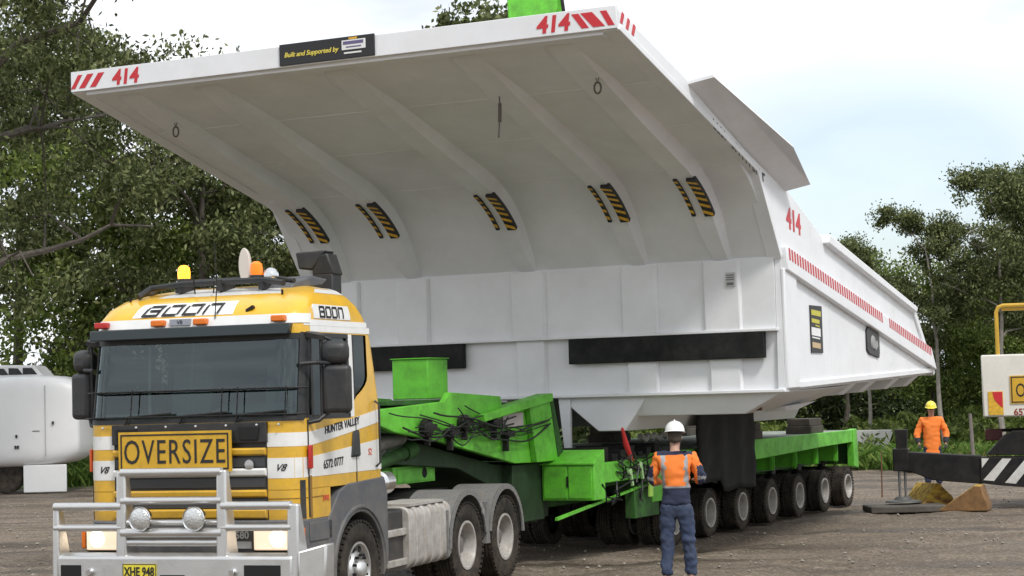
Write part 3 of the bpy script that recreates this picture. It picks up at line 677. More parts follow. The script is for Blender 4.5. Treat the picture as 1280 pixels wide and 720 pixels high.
# interior: seats, dash, wheel, curtain, driver
g = MB(); g.b(-1.12, 1.12, -1.24, -.85, 2.10, 2.27); g.prism([(-1.24, 2.27), (-.95, 2.36), (-.82, 2.30), (-.82, 2.2), (-1.24, 2.2)], 'x', .15, 1.0)
g.tube([(.55 + .22 * math.cos(t), -.78 + .06 * math.sin(t), 2.42 + .20 * math.sin(t)) for t in [2 * math.pi * i / 20 for i in range(20)]], .016, 6, closed=True)
g.build('dashboard', mat('dash', (.05, .052, .055), .7), K, bevel=.01)
for x in (.55, -.60):
    g = MB(); g.rb((x, -.25, 2.42), (.50, .14, .72), (-.15, 0, 0)); g.rb((x, -.21, 2.86), (.26, .1, .18), (-.12, 0, 0)); g.b(x - .25, x + .25, -.7, -.2, 2.0, 2.14)
    g.build('seat', mat('seat_grey', (.16, .17, .16), .9), K, bevel=.05, seg=3)
g = MB(); g.b(-1.1, 1.1, .10, .14, 2.2, 3.06); g.build('rear_trim', mat('trim_dark', (.03, .036, .036), .95), K)
# grille with slats, upper panel and air intakes
g = MB(); patch(g, -.89, .89, 1.19, 2.145, .004, 0, 20, 4); g.b(-.90, .90, -1.475, -1.40, 1.95, 2.16)
g.build('grille_panel', PLAS, K, bevel=.01, fix=False)
for z, h, c in ((1.865, .06, YEL), (1.655, .065, CWHITE), (1.44, .06, YEL), (1.235, .085, YEL)):
    g = MB(); g.prism([(-1.48, z - h / 2), (-1.43, z - h / 2 - .02), (-1.43, z + h / 2), (-1.47, z + h / 2 + .005), (-1.49, z + h / 2 - .01)], 'x', -.885, .885); g.build('grille_slat', c, K, bevel=.008)
g = MB()
for z in (1.76, 1.55, 1.34, 1.13): g.prism([(-1.45, z - .05), (-1.43, z - .06), (-1.43, z + .05), (-1.455, z + .04)], 'x', -.87, .87)
g.build('grille_recess', mat('grille_grey', (.05, .052, .055), .6), K)
for x in (-.83, .60):
    g = MB(); g.hexa([(x + .01, -1.50, 1.975), (x + .21, -1.50, 1.975), (x + .21, -1.44, 1.975), (x + .01, -1.44, 1.975)], [(x - .01, -1.50, 2.12), (x + .23, -1.50, 2.12), (x + .23, -1.44, 2.12), (x - .01, -1.44, 2.12)])
    g.build('air_intake', HOLE, K, bevel=.01)
g = MB(); g.lathe([(.05, -.02), (.05, .0), (.038, .0), (.038, -.012), (.0, -.012)], (.71, -1.47, 1.73), 'y', 20); g.build('badge', CHROME, K)
for x in (-1.0, -.6, -.25, .1, .45, .8, 1.05):   # washer bolts along the black panel
    g = MB(); g.lathe([(.0, -.012), (.014, -.008), (.016, 0)], (x, -1.475, 2.13), 'y', 8); g.build('washer_jet', CHROME, K)
# OVERSIZE sign
g = MB(); x0, x1, z0, z1 = -.775, .535, 1.665, 2.085
g.b(x0, x1, -1.545, -1.52, z0, z1, 0)
def frame_strip(mb, x0, x1, z0, z1, y, w_, k, t=.004):
    mb.b(x0, x1, y - t, y, z0, z0 + w_, k); mb.b(x0, x1, y - t, y, z1 - w_, z1, k); mb.b(x0, x0 + w_, y - t, y, z0 + w_, z1 - w_, k); mb.b(x1 - w_, x1, y - t, y, z0 + w_, z1 - w_, k)
frame_strip(g, x0 + .025, x1 - .025, z0 + .025, z1 - .025, -1.545, .016, 1)
sgn = g.build('oversize_sign', [SIGNY, BLK], K, fix=False)
g = MB(); text_into(g, 'OVERSIZE', .355, lambda x, y, d: ((x0 + x1) / 2 + x, -1.546 - d, 1.757 + y), offset=.000, xs=.70, spc=1.12); g.build('lettering', BLK, sgn, smooth=0, fix=False)
g = MB()
for x in (x0 + .2, x1 - .2): g.b(x - .02, x + .02, -1.52, -1.44, 1.7, 2.05)
g.build('bracket', STEEL, sgn)
# wipers and stone guard in front of the windscreen
g = MB()
for z in (2.235, 2.50): g.tube([cabpt(w_, z, .07) for w_ in [-(W0 + .25) + (2 * W0 + .5) * i / 24 for i in range(25)]], .011, 6)
for w_ in (-1.12, -.66, .40, .58, 1.1): g.tube([cabpt(w_, 2.2, .068), cabpt(w_, 2.52, .068)], .007, 5)
g.build('stone_guard', STEEL, K, fix=False)
for w_ in (-.75, -.1, .55):
    g = MB(); g.tube([cabpt(w_, 2.16, .03), cabpt(w_ + .05, 2.24, .05), cabpt(w_ + .55, 2.27, .045)], .012, 6); g.build('wiper', PLAS, K)
# lower front: bumper, headlamps, steps, wheel arch
g = MB()
L0 = [(1.25, -.62), (1.25, -1.28), (1.17, -1.42), (.9, -1.50), (-.9, -1.50), (-1.17, -1.42), (-1.25, -1.28), (-1.25, -.62)]
g.prism(L0, 'z', .36, 1.165); g.build('bumper', GPLAS, K, bevel=.02)
for s, xa, xb in ((-1, -1.17, -.80), (1, .78, 1.19)):
    g = MB(); g.b(xa - .03, xb + .03, -1.535, -1.45, .845, 1.115); hz = g.build('headlamp_housing', PLAS, K, bevel=.03)
    e = empty('headlamp', (0, 0, 0), 0, K)
    g = MB(); g.b(xa, xb, -1.56, -1.535, .87, 1.09, 0); g.build('lens', mat('lamp_lens', (.62, .58, .52), .15, .2, emit=(1, .72, .45), es=.45), e, bevel=.02, seg=3)
    g = MB(); cx = xa + .13 if s < 0 else xb - .14; g.lathe([(0, -.035), (.05, -.03), (.085, -.012), (.095, 0)], (cx, -1.558, .985), 'y', 20); g.build('lit_bulb', LAMP, e)
    g = MB(); g.b((xb + .04) if s > 0 else xa - .10, (xb + .10) if s > 0 else xa - .04, -1.50, -1.40, .88, 1.09); g.build('indicator', ORL, K, bevel=.015)
g = MB(); g.b(.36, .76, -1.52, -1.50, .88, 1.11, 0); g.b(.38, .74, -1.535, -1.51, .885, .955, 1); text_into(g, 'V8 580', .105, lambda x, y, d: (.56 + x, -1.523 - d, .985 + y), 1, offset=.002)
g.build('model_badge', [PLAS, ALU], K, fix=False)
for s in (1, -1):
    g = MB(); g.b(s * 1.25 - .008, s * 1.25 + .008, -.92, -.82, .985, 1.05); g.build('side_marker', ORL, K, bevel=.008)
    g = MB(); g.b(min(s * 1.252, s * 1.262), max(s * 1.252, s * 1.262), -1.24, -.72, .93, 1.12, 0); g.build('side_panel', GPLAS, K, bevel=.01); g = MB(); g.b(min(s * 1.10, s * 1.256), max(s * 1.10, s * 1.256), -1.20, -.75, .60, .68, 1)
    g.build('step', [GPLAS, HOLE], K, bevel=.01)
    # wheel arch
    g = MB(); n = 20; rin, rout = .62, .72
    arc = [(-math.cos(math.pi * 1.12 * i / n - .19) , math.sin(math.pi * 1.12 * i / n - .19)) for i in range(n + 1)]
    poly = [(a * rin, .53 + b_ * rin) for a, b_ in arc] + [(.74, .62), (.74, 1.30), (.66, 1.50), (-.30, 1.47), (-.52, 1.40), (-.80, 1.13), (-.80, .50)]
    lo = [(s * 1.262, p[0], p[1]) for p in poly]; hi = [(s * .80, p[0], p[1]) for p in poly]
    g.prism(poly, 'x', min(s * .80, s * 1.262), max(s * .80, s * 1.262)); g.build('wheel_arch', GPLAS, K, bevel=.012)
    g = MB(); g.tube([(s * 1.262, -.02 - .68 * math.cos(math.pi * i / 20), .53 + .68 * math.sin(math.pi * i / 20)) for i in range(21)], .022, 6); g.build('arch_lip', GPLAS, K)
# side marker lamps on the corner and door handle
g = MB(); g.rb(cabpt(W1 - .02, 1.79, .03), (.03, .09, .24), (0, 0, .1)); g.build('indicator', REDL, K, bevel=.01)
g = MB(); g.rb(cabpt(-(W1 - .02), 1.79, .03), (.03, .09, .24), (0, 0, -.1)); g.build('indicator', mat('orange_lamp', (.75, .12, .03), .3), K, bevel=.01)
g = MB(); g.hexa([(1.252, -.20, 1.74), (1.252, .02, 1.74), (1.285, .0, 1.76), (1.285, -.18, 1.76)], [(1.252, -.14, 2.02), (1.252, .01, 2.04), (1.275, .0, 2.02), (1.275, -.12, 2.0)])
g.build('door_handle', PLAS, K, bevel=.01)
# mirrors
def mirror(s):
    e = empty('mirror', (0, 0, 0), 0, K)
    g = MB(); g.rb((s * 1.50, -1.03, 2.475), (.30, .16, .50), (0, 0, s * .35)); g.build('main_housing', PLAS, e, bevel=.055, seg=4)
    g = MB(); g.rb((s * 1.48, -1.03, 2.85), (.30, .18, .25), (0, 0, s * .35)); g.build('wide_angle_housing', PLAS, e, bevel=.085, seg=4)
    g = MB(); g.tube([(s * 1.22, -1.30, 2.74), (s * 1.36, -1.24, 2.75), (s * 1.45, -1.08, 2.74)], .022, 8)
    g.tube([(s * 1.24, -1.2, 2.14), (s * 1.34, -1.15, 2.16), (s * 1.42, -1.05, 2.25)], .024, 8); g.tube([(s * 1.20, -1.15, 3.06), (s * 1.34, -1.12, 3.04), (s * 1.44, -1.02, 2.98)], .02, 8); g.tube([(s * 1.36, -1.1, 2.2), (s * 1.36, -1.1, 3.0)], .02, 8)
    g.rb((s * 1.30, -1.1, 3.03), (.2, .12, .05), (.2, .2, .3)); g.build('arm', PLAS, e)
mirror(1); mirror(-1)
# roof furniture: bar, beacons, dish, horn, aerials
g = MB()
P = [(-.86, -.95, 3.52), (-.80, -.80, 3.615), (-.45, -.72, 3.655), (.1, -.70, 3.66), (.55, -.72, 3.655), (.80, -.8, 3.61)]
g.tube(P, .035, 8); g.tube([(x, y + .25, z + .035) for x, y, z in P], .028, 8)
for x in (-.5, 0, .5): g.b(x - .03, x + .03, -.74, -.42, 3.56, 3.68)
g.build('roof_bar', PLAS, K)
g = MB(); g.prism([(-.62, 3.55), (.15, 3.62), (.30, 3.70), (-.1, 3.72), (-.55, 3.63)], 'x', .42, .80); g.build('air_deflector', GPLAS, K, bevel=.02)
for x, m_ in ((-.50, BEAC), (.38, BEACD)):
    e = empty('beacon', (x, -.60, 3.685), 0, K)
    g = MB(); g.lathe([(.075, 0), (.075, .03), (.068, .035)], (0, 0, 0), 'z', 20); g.build('base', PLAS, e)
    g = MB(); g.lathe([(.066, .035), (.07, .10), (.062, .155), (.035, .18), (0, .185)], (0, 0, 0), 'z', 20); g.build('dome', m_, e)
g = MB(); n = 24
g.hexa([(.19 + .07 * math.cos(t), -.52, 3.84 + .19 * math.sin(t)) for t in [2 * math.pi * i / n for i in range(n)]], [(.19 + .065 * math.cos(t), -.46, 3.84 + .175 * math.sin(t)) for t in [2 * math.pi * i / n for i in range(n)]])
g.b(.15, .23, -.56, -.44, 3.64, 3.70); g.build('satellite_dish', mat('dish_cream', (.62, .58, .52), .5), K, bevel=.01)
g = MB(); g.lathe([(0, -.07), (.05, -.06), (.085, -.02), (.09, .02), (.06, .06), (0, .08)], (.52, -.55, 3.71), 'y', 20); g.build('work_light', CHROME, K)
g = MB(); g.tube([(.25, -1.30, 3.24), (.235, -1.22, 3.6), (.15, -1.1, 4.05)], .006, 5); g.tube([(-.2, -.9, 3.53), (-.22, -.9, 3.72)], .008, 5); g.tube([(0.02, -.9, 3.53), (0.02, -.88, 3.66)], .008, 5)
g.build('aerial', STEEL, K)
g = MB(); g.tube([(-.95, -.95, 3.44), (-.96, -.96, 3.52)], .012, 6); g.tube([(.86, -.95, 3.46), (.86, -.96, 3.53)], .012, 6); g.rb((.62, -1.22, 3.33), (.09, .05, .03), (0, -.5, 0)); g.build('roof_clip', STEEL, K)
# snorkel / exhaust behind the cab
g = MB(); g.b(.40, .66, .72, .96, 2.6, 3.80, 0); g.build('intake_stack', PLAS, K, bevel=.02)
g = MB(); g.prism([(.70, 3.79), (.70, 4.07), (.36, 4.07), (.08, 3.96), (.08, 3.86), (.36, 3.79)], 'x', .99, 1.0) if False else None
g.hexa([(.40, .72, 3.78), (.68, .72, 3.78), (.68, .97, 3.78), (.40, .97, 3.78)], [(.40, .70, 3.98), (.60, .70, 4.03), (.60, .97, 4.03), (.40, .97, 3.98)])
g.hexa([(.24, .70, 3.86), (.42, .70, 3.84), (.42, .97, 3.84), (.24, .97, 3.86)], [(.20, .70, 4.05), (.58, .70, 4.06), (.58, .97, 4.06), (.20, .97, 4.05)])
g.build('intake_head', PLAS, K, bevel=.02)
g = MB(); g.tube([(-.6, .80, 1.4), (-.6, .80, 3.3)], .075, 12); g.build('exhaust_pipe', mat('burnt_steel', (.12, .1, .09), .5, .6), K)
# bull bar
B = empty('bull_bar', (0, 0, 0), 0, K); yb_ = -1.98
def bar(nm, pts, r): g = MB(); g.tube(pts, r, 14); return g.build(nm, ALU, B)
def upright(x, z0, z1, wd, y0=yb_ - .05, y1=yb_ + .06):
    g = MB(); g.hexa([(x - wd / 2, y0, z0), (x + wd / 2, y0, z0), (x + wd / 2, y1 + .25, z0), (x - wd / 2, y1 + .25, z0)], [(x - wd / 2 * .9, y0 + .03, z1), (x + wd / 2 * .9, y0 + .03, z1), (x + wd / 2 * .9, y1, z1), (x - wd / 2 * .9, y1, z1)])
    return g.build('upright', ALU, B, bevel=.02, seg=3)
XL, XR, IL, IR = -1.27, 1.42, -.48, .66
upright(IL, .42, 1.70, .12); upright(IR, .42, 1.70, .12); upright(XL + .02, .42, 1.36, .08); upright(XR + .02, .42, 1.36, .13)
for z, rr in ((1.685, .042), (1.40, .04), (1.20 - .12, .05)): bar('cross_tube', [(IL, yb_, z), (IR, yb_, z)], rr)
bar('cross_tube', [(IL, yb_ + .02, .98), (IR, yb_ + .02, .98)], .04)
bar('cross_tube', [(IL, yb_ + .05, 1.175), (IR, yb_ + .05, 1.175)], .034)
for a, b_ in ((XL, IL), (IR, XR)):
    bar('cross_tube', [(a, yb_, 1.345), (b_, yb_, 1.345)], .043); bar('cross_tube', [(a, yb_, 1.13), (b_, yb_, 1.13)], .036)
g = MB(); prof = [(yb_ - .06, .45), (yb_ + .10, .40), (yb_ + .28, .45), (yb_ + .28, .80), (yb_ + .02, .885), (yb_ - .06, .84)]
g.prism(prof, 'x', XL + .06, XR + .02); bp = g.build('bumper_channel', ALU, B, bevel=.02)
for xa, xb, za, zb in ((XL + .10, XL + .34, .62, .76), (.92, 1.32, .55, .765), (-.02, .26, .50, .665)):
    g = MB(); g.b(xa, xb, yb_ - .066, yb_ - .055, za, zb); g.build('channel_opening', HOLE, B, bevel=.004)
g = MB(); g.hexa([(1.50, yb_ - .05, .50), (1.70, yb_ + .15, .50), (1.70, yb_ + .35, .50), (1.50, yb_ + .3, .50)], [(1.50, yb_ - .05, .90), (1.72, yb_ + .15, .96), (1.72, yb_ + .35, .96), (1.50, yb_ + .3, .90)]); g.build('wing_plate', ALU, B, bevel=.02)
for x in (XL + .45, .80):
    g = MB(); g.lathe([(.045, -.03), (.045, 0), (.0, 0)][::-1] if False else [(0, -.045), (.03, -.045), (.045, -.02), (.045, 0)], (x, yb_ - .06, .69), 'y', 16); g.build('tow_eye', CHROME, B)
for x in (-.22, .39):
    e = empty('spot_lamp', (x, yb_ - .10, 1.225), 0, K)
    g = MB(); g.lathe([(.0, .14), (.07, .13), (.115, .06), (.125, 0), (.118, -.012), (.108, -.004)], (0, 0, 0), 'y', 28); g.tube([(0, .05, -.09), (0, .1, -.16)], .02, 8); g.build('housing', CHROME, e)
    g = MB(); g.lathe([(.112, -.002), (.09, -.02), (.045, -.032), (0, -.036)], (0, 0, 0), 'y', 28); g.build('lens', SPOT, e)
g = MB(); g.b(-.44, -.06, yb_ - .072, yb_ - .062, .625, .775, 0); frame_strip(g, -.44, -.06, .625, .775, yb_ - .072, .008, 1, .002)
pl = g.build('number_plate', [mat('plate_yellow', (.72, .62, .05), .4), BLK], K, fix=False)
g = MB(); text_into(g, 'XHE 948', .125, lambda x, y, d: (-.25 + x, yb_ - .073 - d, .655 + y), offset=.003, xs=.74); g.build('lettering', BLK, pl, smooth=0, fix=False)
# chassis, tanks, guards, fifth wheel
g = MB()
for x in (-.42, .42): g.b(x - .04, x + .04, -1.2, 5.35, .78, 1.05)
for y in (1.0, 2.4, 3.9, 5.3): g.b(-.42, .42, y - .05, y + .05, .8, 1.02)
g.b(-.8, .8, .75, 1.35, .95, 1.25); g.cyl((-1.0, 0, .53), (1.0, 0, .53), .07); g.cyl((-1.0, 3.2, .53), (1.0, 3.2, .53), .09); g.cyl((-1.0, 4.57, .53), (1.0, 4.57, .53), .09)
g.lathe([(0, -.2), (.2, -.1), (.2, .1), (0, .2)], (0, 3.2, .53), 'y', 16); g.lathe([(0, -.2), (.2, -.1), (.2, .1), (0, .2)], (0, 4.57, .53), 'y', 16)
g.build('chassis', STEEL, K, bevel=.008)
g = MB(); g.b(-.75, .75, -1.2, .6, .6, 1.45); g.build('engine_block', STEEL, K, bevel=.03)
g = MB(); g.prism([(3.1, 1.06), (4.5, 1.06), (4.45, 1.18), (3.5, 1.20), (3.1, 1.12)], 'x', -.5, .5); g.build('turntable', STEEL, K, bevel=.01)
def tankp(r, cy, cz, h): return None
for s in (1, -1):
    e = empty('fuel_tank', (0, 0, 0), 0, K); xa, xb = (.66, 1.24) if s > 0 else (-1.24, -.66)
    g = MB(); rr = .11; Z0, Z1 = .42, 1.10; P = []
    for cx, cz, a0 in ((xb - rr, Z1 - rr, 0), (xa + rr, Z1 - rr, 1), (xa + rr, Z0 + rr, 2), (xb - rr, Z0 + rr, 3)):
        for i in range(6): t = math.pi / 2 * (a0 + i / 5); P.append((cx + rr * math.cos(t), cz + rr * math.sin(t)))
    g.prism(P, 'y', 1.36, 2.66); g.build('tank_shell', ALUD, e, smooth=50)
    for y in (1.40, 1.62, 1.86, 2.1, 2.34, 2.60):
        g = MB(); cxm, czm = (xa + xb) / 2, (Z0 + Z1) / 2; g.prism([(cxm + (x - cxm) * 1.05, czm + (z - czm) * 1.05) for x, z in P], 'y', y - .045, y + .045); g.build('strap', ALUD if y not in (1.62, 2.1) else RIMD, e, bevel=.012)
    g = MB(); g.b(xa + .04, xb - .06, .80, 1.36, .50, 1.10); g.build('battery_box', PLAS, K, bevel=.03)
    g = MB(); g.b(xb - .14, xb - .02, .80, 1.36, .80, .88); g.build('step', ALUD, K, bevel=.01); g = MB(); g.b(xb - .14, xb - .02, .80, 1.36, .46, .54); g.build('step', ALUD, K, bevel=.01)
    # rear mudguards: one arch per drive wheel with flat lead-in
    for yc in (3.2, 4.57):
        g = MB(); n = 16; a0, a1 = (R(0), R(172)) if yc > 4 else (R(8), R(182)); outer = []; inner = []
        for i in range(n + 1):
            t = a0 + (a1 - a0) * i / n; outer.append((yc + .655 * math.cos(t), .56 + .655 * math.sin(t))); inner.append((yc + .63 * math.cos(t), .56 + .63 * math.sin(t)))
        for q in range(n):
            lo = [(outer[q][0], outer[q][1]), (outer[q + 1][0], outer[q + 1][1]), (inner[q + 1][0], inner[q + 1][1]), (inner[q][0], inner[q][1])]
            g.prism(lo, 'x', min(s * .62, s * 1.265), max(s * .62, s * 1.265))
        for q in range(n):
            lo = [(outer[q][0], outer[q][1]), (outer[q + 1][0], outer[q + 1][1]), (yc + (outer[q + 1][0] - yc) * .90, .56 + (outer[q + 1][1] - .56) * .90), (yc + (outer[q][0] - yc) * .90, .56 + (outer[q][1] - .56) * .90)]
            g.prism(lo, 'x', min(s * 1.255, s * 1.275), max(s * 1.255, s * 1.275))
        g.build('mudguard', MGUARD, K, smooth=50)
    g = MB(); g.b(min(s * .64, s * 1.26), max(s * .64, s * 1.26), 2.52, 2.56, .45, 1.0); g.build('mud_flap', MGUARD, K); g = MB(); g.prism([(3.82, .5), (3.96, .5), (3.92, 1.02), (3.86, 1.02)], 'x', min(s * .64, s * 1.26), max(s * .64, s * 1.26)); g.build('mud_flap', MGUARD, K)
g = MB(); g.b(.66, 1.2, 1.5, 2.55, 1.11, 1.14); g.build('catwalk', ALUD, K)
for s in (1, -1):
    wheel(K, 'steer', s, (s * 1.10, 0, .53)); wheel(K, 'drive', s, (s * 1.12, 3.2, .53), True); wheel(K, 'drive', s, (s * 1.12, 4.57, .53), True)
g = MB(); g.lathe([(0, -.14), (.10, -.14), (.13, -.10), (.13, .10), (.10, .14), (0, .14)], (1.12, .92, 1.42), 'y', 24); g.build('air_cylinder', CHROME, K)
rngk = random.Random(4)
for i in range(7):    # curly air and electric lines behind the cab
    g = MB(); x = -.5 + .17 * i; pts = []
    for q in range(28):
        t = q / 27; pts.append((x + .05 * math.cos(q * 1.9), .78 + 1.5 * t + .05 * math.sin(q * 1.9), 1.75 - .35 * math.sin(t * 3.14) + rngk.uniform(-.02, .02) + .15 * (i % 3)))
    g.tube(pts, .013, 5); g.build('air_line', [PLAS, mat('red_hose', (.3, .03, .02), .5), mat('blue_hose', (.04, .07, .25), .5)][i % 3], K)

# ------------------------------------------------------------------ multi-axle low loader
T = empty('low_loader_trailer', T_LOC, -TH_T)
tag(T, 'lime green multi-axle low loader trailer under the white dump truck body', 'trailer')
AX = 1.5575
g = MB()   # main deck spine and side rails
g.b(-.55, .55, -4.6, 8.30, .72, 1.28); g.build('spine_beam', DGREEN, T, bevel=.01)
g = MB(); g.b(-1.55, 1.55, -.2, 8.40, 1.40, 1.475); g.build('deck_plate', mat('worn_deck', (.22, .22, .21), .7, var=.4, scale=5, dirt=(.1, .3, .05), dirt_amt=.4, dirt_scale=3), T, bevel=.006)
for s in (1, -1):
    g = MB(); x0, x1 = (1.50, 1.60) if s > 0 else (-1.60, -1.50)
    g.prism([(.34, 1.44), (8.46, 1.455), (8.46, 1.36), (2.1, 1.13), (2.1, 1.14), (.34, 1.27)] if False else [(-2.3, 1.30), (.34, 1.27), (.34, 1.435), (-2.3, 1.43)], 'x', x0, x1)
    g.build('side_rail', GREEN, T, bevel=.008)
    g = MB(); g.prism([(.36, 1.10), (6.4, 1.22), (8.2, 1.24), (8.2, 1.48), (.36, 1.48)], 'x', x0, x1); g.build('side_rail', GREEN, T, bevel=.008)
    g = MB(); g.prism([(8.18, .76), (8.52, .72), (8.44, 1.50), (8.205, 1.485)], 'x', x0 - .02, x1 + .02); g.build('end_plate', GREEN, T, bevel=.01)
    g = MB(); g.b(min(s * .95, s * 1.05), max(s * .95, s * 1.05), .3, 8.2, .84, 1.32); g.build('inner_beam', DGREEN, T)
    for i in range(5):
        y = 2.25 + 1.30 * i; g = MB(); g.prism([(y, 1.21), (y + .06, 1.21), (y + .06, .86 + .05 * (i % 2)), (y, .90)], 'x', s * 1.44 - .03, s * 1.44 + .03); g.b(min(s * 1.0, s * 1.5), max(s * 1.0, s * 1.5), y + .02, y + .04, .9, 1.36); g.build('outrigger_bracket', GREEN, T)
g = MB(); g.b(-1.6, 1.6, 8.30, 8.40, .80, 1.40); g.build('tail_beam', DGREEN, T, bevel=.01)
# axles with twin tyres on both sides
for i in range(-1, 6):
    for s in (1, -1):
        wheel(T, 'trailer', s, (s * 1.482, AX * i, .388), True); wheel(T, 'trailer', s, (s * .82, AX * i, .388), True)
        g = MB(); g.b(min(s * .5, s * 1.48), max(s * .5, s * 1.48), AX * i - .06, AX * i + .06, .33, .45); g.prism([(AX * i - .12, .4), (AX * i + .12, .4), (AX * i + .3, .95), (AX * i + .1, .98)], 'x', s * 1.02 - .05, s * 1.02 + .05); g.build('axle', STEEL, T)
# front frame and gooseneck
g = MB(); g.b(-1.3, 1.3, -4.3, -2.2, 1.0, 1.34); g.b(-1.5, 1.5, -2.6, -.2, 1.15, 1.40); g.build('front_frame', DGREEN, T, bevel=.01)
g = MB(); g.b(1.38, 1.56, -4.2, -2.2, 1.08, 1.36); g.build('side_rail', GREEN, T, bevel=.01)
g = MB(); g.prism([(-5.7, .66), (-2.3, .98), (-2.3, 1.01), (-5.7, .70)], 'x', 1.50, 1.54); g.build('diagonal_brace', GREEN, T)
g = MB(); g.b(1.38, 1.54, -3.0, -2.05, .50, .92); g.build('lower_panel', DGREEN, T, bevel=.01)
g = MB(); g.b(1.36, 1.56, -2.35, -1.1, .70, 1.40); g.build('valve_panel', GREEN, T, bevel=.01)
e = empty('tool_box', (0, 0, 0), 0, T)
g = MB(); g.hexa([(.80, -4.60, .86), (1.60, -4.60, .86), (1.60, -4.20, .86), (.80, -4.20, .86)], [(.80, -4.60, 1.38), (1.60, -4.60, 1.38), (1.60, -4.20, 1.56), (.80, -4.20, 1.56)])
g.build('box_body', GREEN, e, bevel=.01)
g = MB(); g.b(.83, 1.185, -4.615, -4.60, .89, 1.34); g.build('box_door', GREEN, e, bevel=.006)
g = MB(); g.b(1.215, 1.57, -4.615, -4.60, .89, 1.34); g.build('box_door', GREEN, e, bevel=.006)
g = MB(); g.b(.78, 1.62, -4.63, -4.59, 1.36, 1.385); g.build('lid_lip', GREEN, e, bevel=.004)
g = MB(); g.b(1.19, 1.21, -4.63, -4.60, 1.05, 1.2); g.build('latch', STEEL, e)
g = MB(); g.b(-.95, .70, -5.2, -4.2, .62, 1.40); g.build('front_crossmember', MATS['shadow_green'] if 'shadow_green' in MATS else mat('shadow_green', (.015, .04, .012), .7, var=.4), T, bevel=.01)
GN = [(-9.5, 2.10), (-9.5, 2.22), (-7.6, 2.30), (-7.45, 2.42), (-6.0, 2.35), (-5.95, 2.20), (-4.62, 2.30), (-4.42, 1.40), (-5.62, 1.43), (-7.75, 1.80), (-8.9, 1.95)]
for s in (1, -1):
    g = MB(); g.prism(GN, 'x', min(s * .80, s * .88), max(s * .80, s * .88)); g.build('gooseneck_plate', GREEN, T, bevel=.008)
g = MB(); g.prism([(-7.5, 2.30), (-6.6, 2.30), (-5.2, 2.1), (-4.6, 2.05), (-4.6, 1.5), (-5.6, 1.5), (-7.7, 1.86), (-9.4, 1.98), (-9.4, 2.2)], 'x', -.8, .8); g.build('gooseneck_box', DGREEN, T, bevel=.01)
g = MB(); g.prism([(-6.75, 2.02), (-6.75, 2.12), (-4.70, 2.37), (-4.62, 2.37), (-4.62, 2.26)], 'x', .80, 1.02); g.build('gooseneck_flange', GREEN, T, bevel=.008)
g = MB(); g.prism([(-5.30, 2.26), (-4.62, 2.26), (-4.40, 1.42), (-5.10, 1.42)], 'x', .885, .97); g.build('upright_plate', GREEN, T, bevel=.008)
g = MB(); g.prism([(-4.62, 2.26), (-4.52, 2.26), (-4.20, 1.42), (-4.40, 1.42)], 'x', -.8, .98); g.build('upright_flange', DGREEN, T, bevel=.006)
g = MB(); g.b(.885, .90, -5.98, -5.35, 1.93, 2.12); g.build('manifold_plate', mat('pink_grey_plate', (.45, .40, .38), .6), T, bevel=.006)
g = MB()   # swooping underside of the neck over the drive wheels
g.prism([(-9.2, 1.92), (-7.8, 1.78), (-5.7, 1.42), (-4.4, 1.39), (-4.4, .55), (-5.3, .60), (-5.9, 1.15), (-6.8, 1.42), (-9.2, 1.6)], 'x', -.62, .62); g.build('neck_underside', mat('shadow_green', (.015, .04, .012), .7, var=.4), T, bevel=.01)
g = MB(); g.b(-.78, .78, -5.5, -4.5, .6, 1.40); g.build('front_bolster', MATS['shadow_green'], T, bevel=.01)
g = MB(); g.b(-.5, .5, -8.3, -7.2, 1.28, 1.50); g.lathe([(.07, -.01), (.07, .012), (0, .012)], (.5, -7.5, 1.40), 'x', 16, 1); g.b(.50, .51, -8.2, -7.3, 1.30, 1.47, 0); g.build('kingpin_plate', [GREEN, HOLE], T, bevel=.008)
g = MB(); g.tube([(.55, -9.3, 1.48), (.60, -8.2, 1.68)], .09, 16); g.tube([(.55, -9.5, 1.46), (.55, -9.3, 1.48)], .11, 16); g.tube([(.6, -8.2, 1.68), (.62, -8.0, 1.72)], .11, 16); g.build('lift_cylinder', DGREEN, T)
g = MB(); g.tube([(.60, -9.3, 1.75), (.62, -8.3, 1.88)], .10, 14); g.build('lift_cylinder', mat('greasy_grey', (.16, .16, .14), .5, .4, var=.4), T)
e = empty('power_pack', (0, 0, 0), 0, T)
g = MB(); g.b(.02, .55, -7.42, -6.87, 2.34, 2.86); g.build('pack_box', GREEN, e, bevel=.015)
g = MB(); g.b(.0, .57, -7.44, -6.85, 2.86, 2.875); g.build('pack_lid', GREEN, e, bevel=.006)
g = MB(); g.b(-.4, .62, -8.6, -6.8, 2.27, 2.335); g.build('pack_tray', DGREEN, T, bevel=.01)
rg = random.Random(9)
HOSE = mat('hose_black', (.014, .014, .015), .5)
for i in range(20):   # hydraulic hoses sagging along the neck
    y0 = rg.uniform(-9.3, -6.6); y1 = y0 + rg.uniform(.7, 2.9); z0, z1 = rg.uniform(1.85, 2.30), rg.uniform(1.85, 2.12); x0 = rg.uniform(.90, 1.0); pts = []
    y1 = min(y1, -4.7); sag = rg.uniform(.02, .2); f1 = rg.uniform(0, 6)
    for q in range(15): t = q / 14; pts.append((x0 + .03 * math.sin(5 * t + i) + .02, y0 + (y1 - y0) * t, z0 + (z1 - z0) * t - sag * math.sin(math.pi * t) + .03 * math.sin(9 * t + f1)))
    g = MB(); g.tube(pts, rg.choice([.007, .009, .013]), 6); g.build('hydraulic_hose', HOSE, T)
